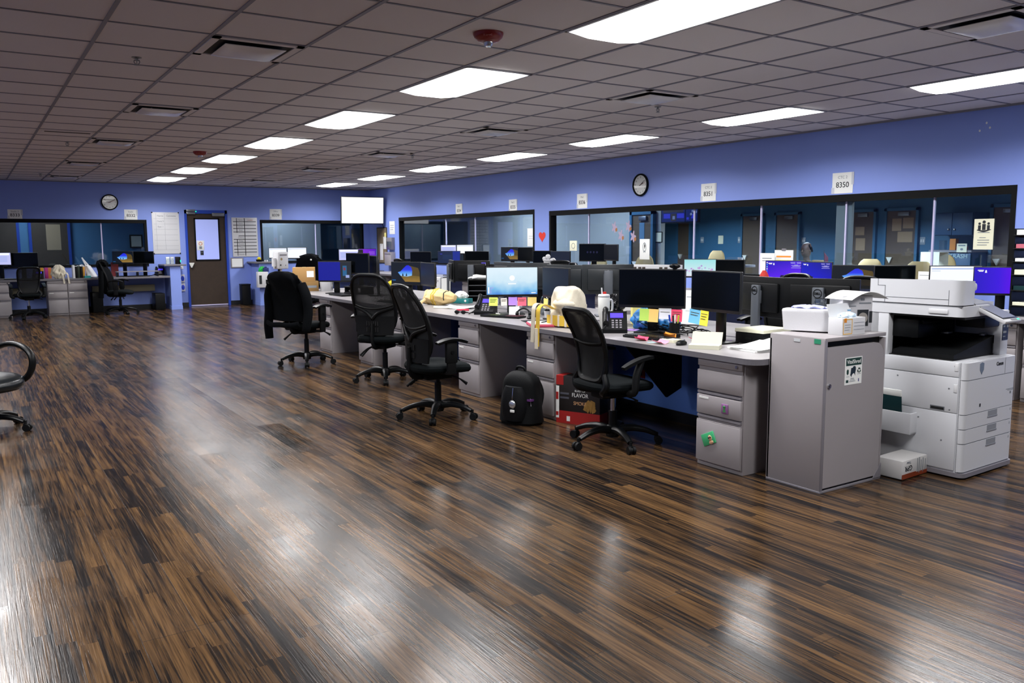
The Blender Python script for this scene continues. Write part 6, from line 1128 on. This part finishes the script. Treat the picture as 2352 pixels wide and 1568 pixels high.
hallnote((1965, 521), (1985, 540), 'square tan paper on the hall door right of the pale post', M_DIMP); hallnote((1966, 547), (1986, 575), 'lower tan paper on the hall door right of the pale post', M_DIMP); hallnote((2050, 502), (2070, 530), 'upper left paper on the wide papered hall door', M_DIMP); hallnote((2075, 500), (2098, 524), 'upper right paper on the wide papered hall door', M_DIMP); hallnote((2062, 532), (2095, 556), 'middle paper on the wide papered hall door', M_DIMP); hallnote((1650, 541), (1661, 560), 'small pale notice on the dark hall wall between mullions', M_CREAM, th=.004)
t, w_, h_ = hallnote((2239, 503), (2280, 573), 'cream poster with dark people figures near the right end of the glass', M_CREAM, th=XH-XR-.046, name='window_poster'); 
for k, (x, s_) in enumerate(((-.045, .8), (0, 1.0), (.045, .8))): obj('figure_mark', B().prism([(x-.017*s_, h_*.64), (x+.017*s_, h_*.64), (x+.017*s_, h_*.64+.06*s_), (x-.017*s_, h_*.64+.06*s_)], -.005, -.002, 'Y').cyl((x, -.005, h_*.64+.08*s_), (x, -.002, h_*.64+.08*s_), .016*s_, seg=14), M_INK, t, 0)
obj('swoosh_mark', B().tube([(-w_*.35, -.004, h_*.64), (0, -.004, h_*.60), (w_*.36, -.004, h_*.65)], [.004, .010, .003], 8, flat=.2), M_INK, t); obj('poster_print', B().box(-w_*.3, w_*.3, -.005, -.003, h_*.55, h_*.57).box(-w_*.2, w_*.12, -.005, -.003, h_*.38, h_*.40).box(-w_*.3, w_*.3, -.005, -.003, h_*.30, h_*.32).box(-w_*.28, w_*.3, -.005, -.003, h_*.22, h_*.24).box(-w_*.3, w_*.2, -.005, -.003, h_*.14, h_*.16), M_INKG, t, 0)
for px, l in (((1613, 551), 'switch plate left of the small hall notice'), ((1699, 551), 'switch plate right of the small hall notice'), ((1846, 553), 'switch plate right of the second hall door'), ((1942, 553), 'switch plate beside the pale post'), ((2119, 553), 'switch plate right of the papered hall door'), ((2241, 556), 'switch plate left edge of the people poster')):
    c = onX(px, XH); t = thing('light_switch', l, 'switch', (XH, c.y, c.z), -PI/2, 'hall switch plates'); obj('switch_plate', B().box(-.06, .06, -.008, 0, -.08, .08, .003), mat('dim_plate', '8a96a0', .5), t); [obj('switch_toggle', B().box(x-.014, x+.014, -.014, -.006, -.03, .03), M_WHT, t, 0) for x in (-.025, .025)]
a, b_ = onX((1507, 537), 10.75), onX((1522, 552), 10.75); t = thing('framed_notice', 'small framed notice on the slate wall right of the brown door', 'frame', (10.748, (a.y+b_.y)/2, (a.z+b_.z)/2), -PI/2); obj('frame_board', B().box(-.09, .09, -.015, 0, -.1, .1), M_FRAME, t, 0); obj('notice_sheet', B().box(-.075, .075, -.017, -.0145, -.085, .085), M_CREAM, t, 0)
# trash cabinet unit
a, b_ = onX((2142, 497), XH-.6), onX((2236, 497), XH-.6); y1, y0 = a.y, b_.y; W_ = y1-y0
t = thing('wall_cabinet', 'dark blue two-door wall cabinet beyond the right glass', 'cabinet', (XH-.6, (y0+y1)/2, 1.49), -PI/2); M_CAB = mat('cabinet_blue', '1d4468', .5); obj('cabinet_body', B().box(-W_/2, W_/2, .02, .59, .02, .47), M_CAB, t, 0)
for sg in (-1, 1): q = obj('cabinet_door', B().box(min(.005*sg, sg*(W_/2-.01)), max(.005*sg, sg*(W_/2-.01)), -.005, .02, .03, .46, .003), M_CAB, t); obj('cabinet_knob', B().sph((sg*.06, -.02, .14), .022), M_CHR, q)
t = thing('base_cabinet', 'dark blue base cabinet lettered for rubbish beyond the right glass', 'cabinet', (XH-.6, (y0+y1)/2, 0), -PI/2); obj('cabinet_body', B().box(-W_/2, W_/2, .02, .59, 0, 1.18), M_CAB, t, 0); obj('cabinet_counter', B().box(-W_/2-.02, W_/2+.02, -.04, .59, 1.18, 1.22), M_GREYD, t, 0)
for sg in (-1, 1): q = obj('cabinet_door', B().box(min(.005*sg, sg*(W_/2-.01)), max(.005*sg, sg*(W_/2-.01)), -.005, .02, .05, 1.165, .003), M_CAB, t); obj('cabinet_pull', B().sph((sg*.06, -.02, .97), .022), M_CHR, q)
text('TRASH', .12, mat('pale_teal_letter', 'a8c0c4', .5), t, (W_*.20, -.008, 1.10), ext=.002)
for x, m, h_, w2, l in ((-.42, M_CLEAR, .26, .07, 'clear tub on the rubbish cabinet counter'), (-.08, mat('orange_carton', 'c87a20', .6), .30, .075, 'orange carton on the rubbish cabinet counter'), (.18, mat('dim_red', '7a2328', .6), .10, .12, 'dark red carton on the rubbish cabinet counter')): c = t.matrix_basis @ Vector((x*W_*.8, .2, 1.22)); pad(c.x, c.y, -90, w2*1.6, .1, h_*.75, m, l, 'carton', 'box', 1.22)
c = t.matrix_basis @ Vector((W_*.30, .0, .86)); q = thing('counter_sign', 'pale card with a small drawing on the rubbish cabinet counter edge', 'sign', (c.x-.05, c.y, 1.18), -PI/2); obj('card', B().box(-.10, .10, -.004, 0, 0, .17), M_CREAM, q, 0); obj('card_print', B().box(-.07, .07, -.005, -.004, .12, .145), M_INKG, q, 0); obj('card_drawing', B().sph((0, -.005, .06), .03, (1, .1, .7)), M_INKG, q)
# tan chairs in the near hall seating
def tan_chair(x, y, rz, label, ztop):
    t = thing('tan_chair', label, 'chair', (x, y, 0), R(rz), 'tan upholstered chairs beyond the glass')
    obj('seat', seat_blob(.27, .27, .40, .11), M_TAN, t); obj('seat_back', B().blob(lambda th_, v: (-.24-.08*v+.055*math.cos(th_)*math.sin(PI*max(.02, min(.98, v)))**.25, .26*((abs(math.cos(th_))**4+abs(math.sin(th_))**4)**-.25)*math.sin(th_)*math.sin(PI*max(.02, min(.98, .02+.96*v)))**.25, .46+(ztop-.46)*v), 28, 14), M_TAN, t); [obj('leg', B().cyl((sx*.2, sy*.2, 0), (sx*.2, sy*.2, .43), .016), M_BLK, t) for sx in (-1, 1) for sy in (-1, 1)]; return t
for px, x, l in (((1605, 576), 14.0, 'tan chair back beyond the glass above the blossom screen'), ((1425, 588), 9.9, 'tan chair back beyond the glass right of the tall raised monitor'), ((1322, 590), 9.9, 'tan chair back beyond the glass left of the tall raised monitor'), ((1952, 596), 13.0, 'tan chair back beyond the glass above the golden cave screen'), ((2064, 602), 12.6, 'tan chair back beyond the glass above the dark counter monitor'), ((2138, 586), 15.0, 'tan chair with a cream towel over its back beyond the glass')):
    c = onX(px, x); tan_chair(x+.28, c.y, 180 if px[0] != 2138 else 200, l, round(c.z, 3))
c = onX((2140, 584), 15.0); q = thing('towel', 'cream towel draped over the tan chair beyond the glass', 'towel', (15.0+.02, c.y, c.z), 0); obj('towel_cloth', B().sheet(lambda u, v: (.0+.35*(.5-v)*.5 if False else (-.075 if v < .45 else (-.075+.30*(v-.45)/.1 if v < .55 else .225)), (u-.5)*.36, .035-(.45-v)*1.1 if v < .45 else (.04 if v < .55 else .035-(v-.55)*.9)), 8, 20, .008), mat('cream_towel', 'c8c4b4', .9, noise=.1), q)
c = onX((1700, 607), 9.6); t = thing('round_table', 'small pale table beyond the glass with a cup on it', 'table', (9.6, c.y, 0)); obj('tabletop', B().cyl((0, 0, 1.05), (0, 0, 1.08), .22), M_GREY, t); obj('table_post', B().cyl((0, 0, 0), (0, 0, 1.05), .03), M_BLK, t); o = on('paper_cup', 'white cup on the small table beyond the glass', 'cup', 9.6, c.y, 0, 1.08); obj('cup_body', B().lathe([(.03, 0), (.042, .11), (.038, .11), (0, .02)]), M_WHT, o)
t = thing('surveillance_screen', 'hanging double camera screen beyond the glass left of the mullion', 'screen', (10.3, onX((1560, 490), 10.3).y, onX((1560, 490), 10.3).z), -PI/2)
sb = B(); sb.box(-.45, .45, 0, .05, -.16, .16); obj('screen_shell', sb, M_BLK, t)
pm = [emat('cctv_violet', '3a3ae0', .8), emat('cctv_navy', '0c1a66', .8), emat('cctv_brown', '3a2e18', .8), emat('cctv_pale', '8a96c8', .7)]; sb = B(); rr = random.Random(2)
def qd(x0, x1, z0, z1, i, k): f = sb.bm.faces.new([sb.bm.verts.new((a, -.001-.0004*k, c_)) for a, c_ in ((x0, z0), (x1, z0), (x1, z1), (x0, z1))]); f.material_index = i
qd(-.43, .14, -.14, .14, 1, 0); qd(.16, .43, -.14, .14, 1, 0); qd(-.40, .10, .02, .13, 2, 1); qd(-.38, -.22, -.08, .0, 0, 2); qd(-.05, .12, -.08, .0, 0, 2); qd(-.2, -.07, -.13, .0, 2, 2); qd(-.16, -.1, -.1, -.04, 3, 3)
for k in range(9): x = rr.uniform(.17, .38); z = rr.uniform(-.13, .1); qd(x, x+.05, z, z+.04, 0 if k % 2 else 3, 1)
obj('screen_picture', sb, pm, t, 0); obj('ceiling_hanger', B().cyl((0, .03, .16), (0, .03, H-t.location.z), .02), M_BLK, t)
# people beyond the glass
def person(x, y, rz, zh, label, shirt, hair, skin):
    """seated figure, head top at zh, facing local +x"""
    t = thing('person', label, 'person', (x, y, 0), R(rz)); k = (zh-.45)/.86; zs = .45
    def sec(z, cx, rx, ry): return (z, cx, rx, ry)
    S = [(zs, 0, .03, .03), (zs+.01, 0, .13, .17), (zs+.15*k, -.01, .115, .15), (zs+.34*k, -.02, .12, .165), (zs+.48*k, -.015, .11, .19), (zs+.545*k, -.01, .085, .17), (zs+.575*k, -.01, .06, .09), (zs+.60*k, 0, .055, .055), (zs+.64*k, .01, .052, .05), (zs+.66*k, .02, .07, .058), (zs+.70*k, .022, .09, .068), (zs+.75*k, .018, .098, .074), (zs+.80*k, .012, .092, .072), (zs+.84*k, .005, .065, .055), (zs+.86*k, .0, .02, .02)]
    def f(th_, v):
        q = v*(len(S)-1); i = min(int(q), len(S)-2); fr = q-i; fr = fr*fr*(3-2*fr) if False else fr
        z, cx, rx, ry = [S[i][n_]*(1-fr)+S[i+1][n_]*fr for n_ in range(4)]; return (cx+rx*math.cos(th_), ry*math.sin(th_), z)
    b = B().blob(f, 24, 42); zn = zs+.735*k
    b.tube([(.105, 0, zn+.02), (.128, 0, zn-.012), (.11, 0, zn-.02)], [.008, .014, .008], 8)
    for sg in (-1, 1): b.sph((.02, sg*.075, zn), .022, (.6, .35, 1)); b.tube([(0, sg*.16, zs+.50*k), (.03, sg*.22, zs+.30*k), (.16, sg*.18, zs+.16*k), (.26, sg*.12, zs+.17*k)], [.055, .048, .042, .032], 10); b.sph((.30, sg*.11, zs+.17*k), .04, (1.2, .8, .5)); b.tube([(.02, sg*.09, zs+.07), (.36, sg*.10, zs+.05), (.40, sg*.10, .08), (.46, sg*.10, .04)], [.085, .065, .045, .035], 10)
    body = obj('body', b, skin, t, 60)
    obj('eyes', B().sph((.108, .03, zn+.015), .009).sph((.108, -.03, zn+.015), .009), M_INK, body); obj('mouth', B().sph((.104, 0, zn-.05), .018, (.4, 1.2, .3)), mat('lip', '7a4640', .6), body)
    obj('hair', B().blob(lambda th_, v: (-.008+.104*math.cos(th_)*math.cos(v*PI/2*.98)**.6*(1 if math.cos(th_) < .3 else .86), .084*math.sin(th_)*math.cos(v*PI/2*.98)**.6, zn+.03-.05*(1-v)*(1 if math.cos(th_) < .2 else -.6)+.10*k*v), 24, 10), hair, t)
    def g(th_, v): c = f(th_, (1+v*5.2)/(len(S)-1)); return (c[0]*1.10+(.0), c[1]*1.06, c[2])
    obj('shirt', B().blob(g, 24, 18), shirt, t, 60)
    for sg in (-1, 1): obj('sleeve', B().tube([(0, sg*.165, zs+.50*k), (.03, sg*.225, zs+.30*k), (.12, sg*.195, zs+.20*k)], [.065, .06, .052], 12), shirt, t)
    return t
M_SKIN = mat('brown_skin', '4a3328', .6); M_HAIR = mat('black_hair', '050506', .8, spec=.1)
c = onX((1845, 556), 11.6); person(11.7, c.y, 180, round(c.z, 2), 'person in a dark top seated beyond the glass above the blue monitor', mat('charcoal_top', '07090b', .9, spec=.1), M_HAIR, M_SKIN)
t = tan_chair(11.72, c.y, 180, 'tan chair beneath the dark-clothed person beyond the glass', 1.1)
c = onY((600, 563), 20.9); person(c.x-.06, 20.9, -60, round(c.z, 2), 'person with black hair in a grey top behind the right back window', mat('grey_top', '5a6068', .8), M_HAIR, M_SKIN); tan_chair(c.x-.06, 20.9, -60, 'chair beneath the grey-topped person behind the back window', 1.0)
c = onX((1908, 600), 9.0); t = thing('small_flag', 'small striped flag on a stick by the pale window post', 'flag', (8.9, c.y, .95)); obj('flag_stick', B().cyl((0, 0, 0), (0, .03, .36), .005, seg=6), M_STEEL, t); obj('flag_cloth', B().sheet(lambda u, v: (.0, .025-.06*u, .34-.14*v-.06*u), 4, 4, .003), mat('flag_pink', 'b86a7a', .8), t, 0); obj('flag_base', B().cyl((0, 0, -.95), (0, 0, .01), .03), M_BLK, t)
# left back office behind window_3: brown panels and doors
for x0, x1, l in ((-1.0, .95, 'dark brown door at the left end behind the left back window'), (1.25, 2.0, 'brown door behind the left back window, middle')):
    t = thing('office_door', l, 'door', ((x0+x1)/2, 22.58, 0), 0); w_ = x1-x0; obj('door_leaf', B().box(-w_/2, w_/2, -.05, 0, .01, 2.25), mat('office_brown', '443629', .5, noise=.15, bscale=14), t, 0); obj('door_jamb', B().box(-w_/2-.06, -w_/2, -.06, .02, 0, 2.3).box(w_/2, w_/2+.06, -.06, .02, 0, 2.3), mat('jamb_blue', '1d3f9a', .5), t, 0)
    obj('door_poster', B().box(-w_*.1, w_*.3, -.054, -.05, 1.3, 1.9), M_DIMP if x0 > 0 else M_GRIM, t, 0)
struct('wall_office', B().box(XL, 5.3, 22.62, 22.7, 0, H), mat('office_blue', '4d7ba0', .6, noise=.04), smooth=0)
t = flatY('framed_notice', 'small dark-framed notice seen through the left back window right end', 'frame', 3.36, 3.66, 1.33, 1.66, M_FRAME, .02, y=22.6); obj('notice_sheet', B().box(-.115, .115, -.022, -.018, -.13, .13), M_CREAM, t, 0)
# unseen lamps added to brighten the hall and offices
def added_hall_light(x, y, label, watts):
    t = thing('ceiling_light', label, 'ceiling light', (x, y, H), 0, 'added unseen lamps beyond the glass'); obj('light_frame', B().box(-.3, .3, -.6, .6, -.01, 0), M_WHT, t, 0); obj('light_diffuser', B().box(-.28, .28, -.58, .58, -.016, -.009), mat('added_lamp_diffuser', 'f0f0f0', .4, emit='dfe8ff', es=.6, noise=0), t, 0)
    ld = bpy.data.lights.new('added_hall_lamp', 'AREA'); ld.shape = 'RECTANGLE'; ld.size = .5; ld.size_y = 1.1; ld.energy = watts; ld.color = (.8, .9, 1); ld.spread = R(150); lo = bpy.data.objects.new('added_hall_lamp', ld); COL.objects.link(lo); lo.parent = t; lo.location = (0, 0, -.02)
for x, y, l, w_ in ((13.5, 5.2, 'added unseen lamp over the near part of the hall', 640), (13.5, 10.5, 'added unseen lamp over the far part of the hall', 740), (14.2, 15.2, 'added unseen lamp in the hall behind the slate wall', 420), (10.9, 7.6, 'added unseen lamp just beyond the long window', 150), (10.2, 4.6, 'added unseen lamp beyond the right end of the long window', 90), (9.55, 15.6, 'added unseen lamp behind the far window', 120), (9.5, 12.6, 'added unseen lamp behind the pier with the red heart', 90), (1.2, 21.4, 'added unseen lamp in the left back office', 45), (6.6, 20.7, 'added unseen lamp behind the right back window', 45)): added_hall_light(x, y, l, w_)
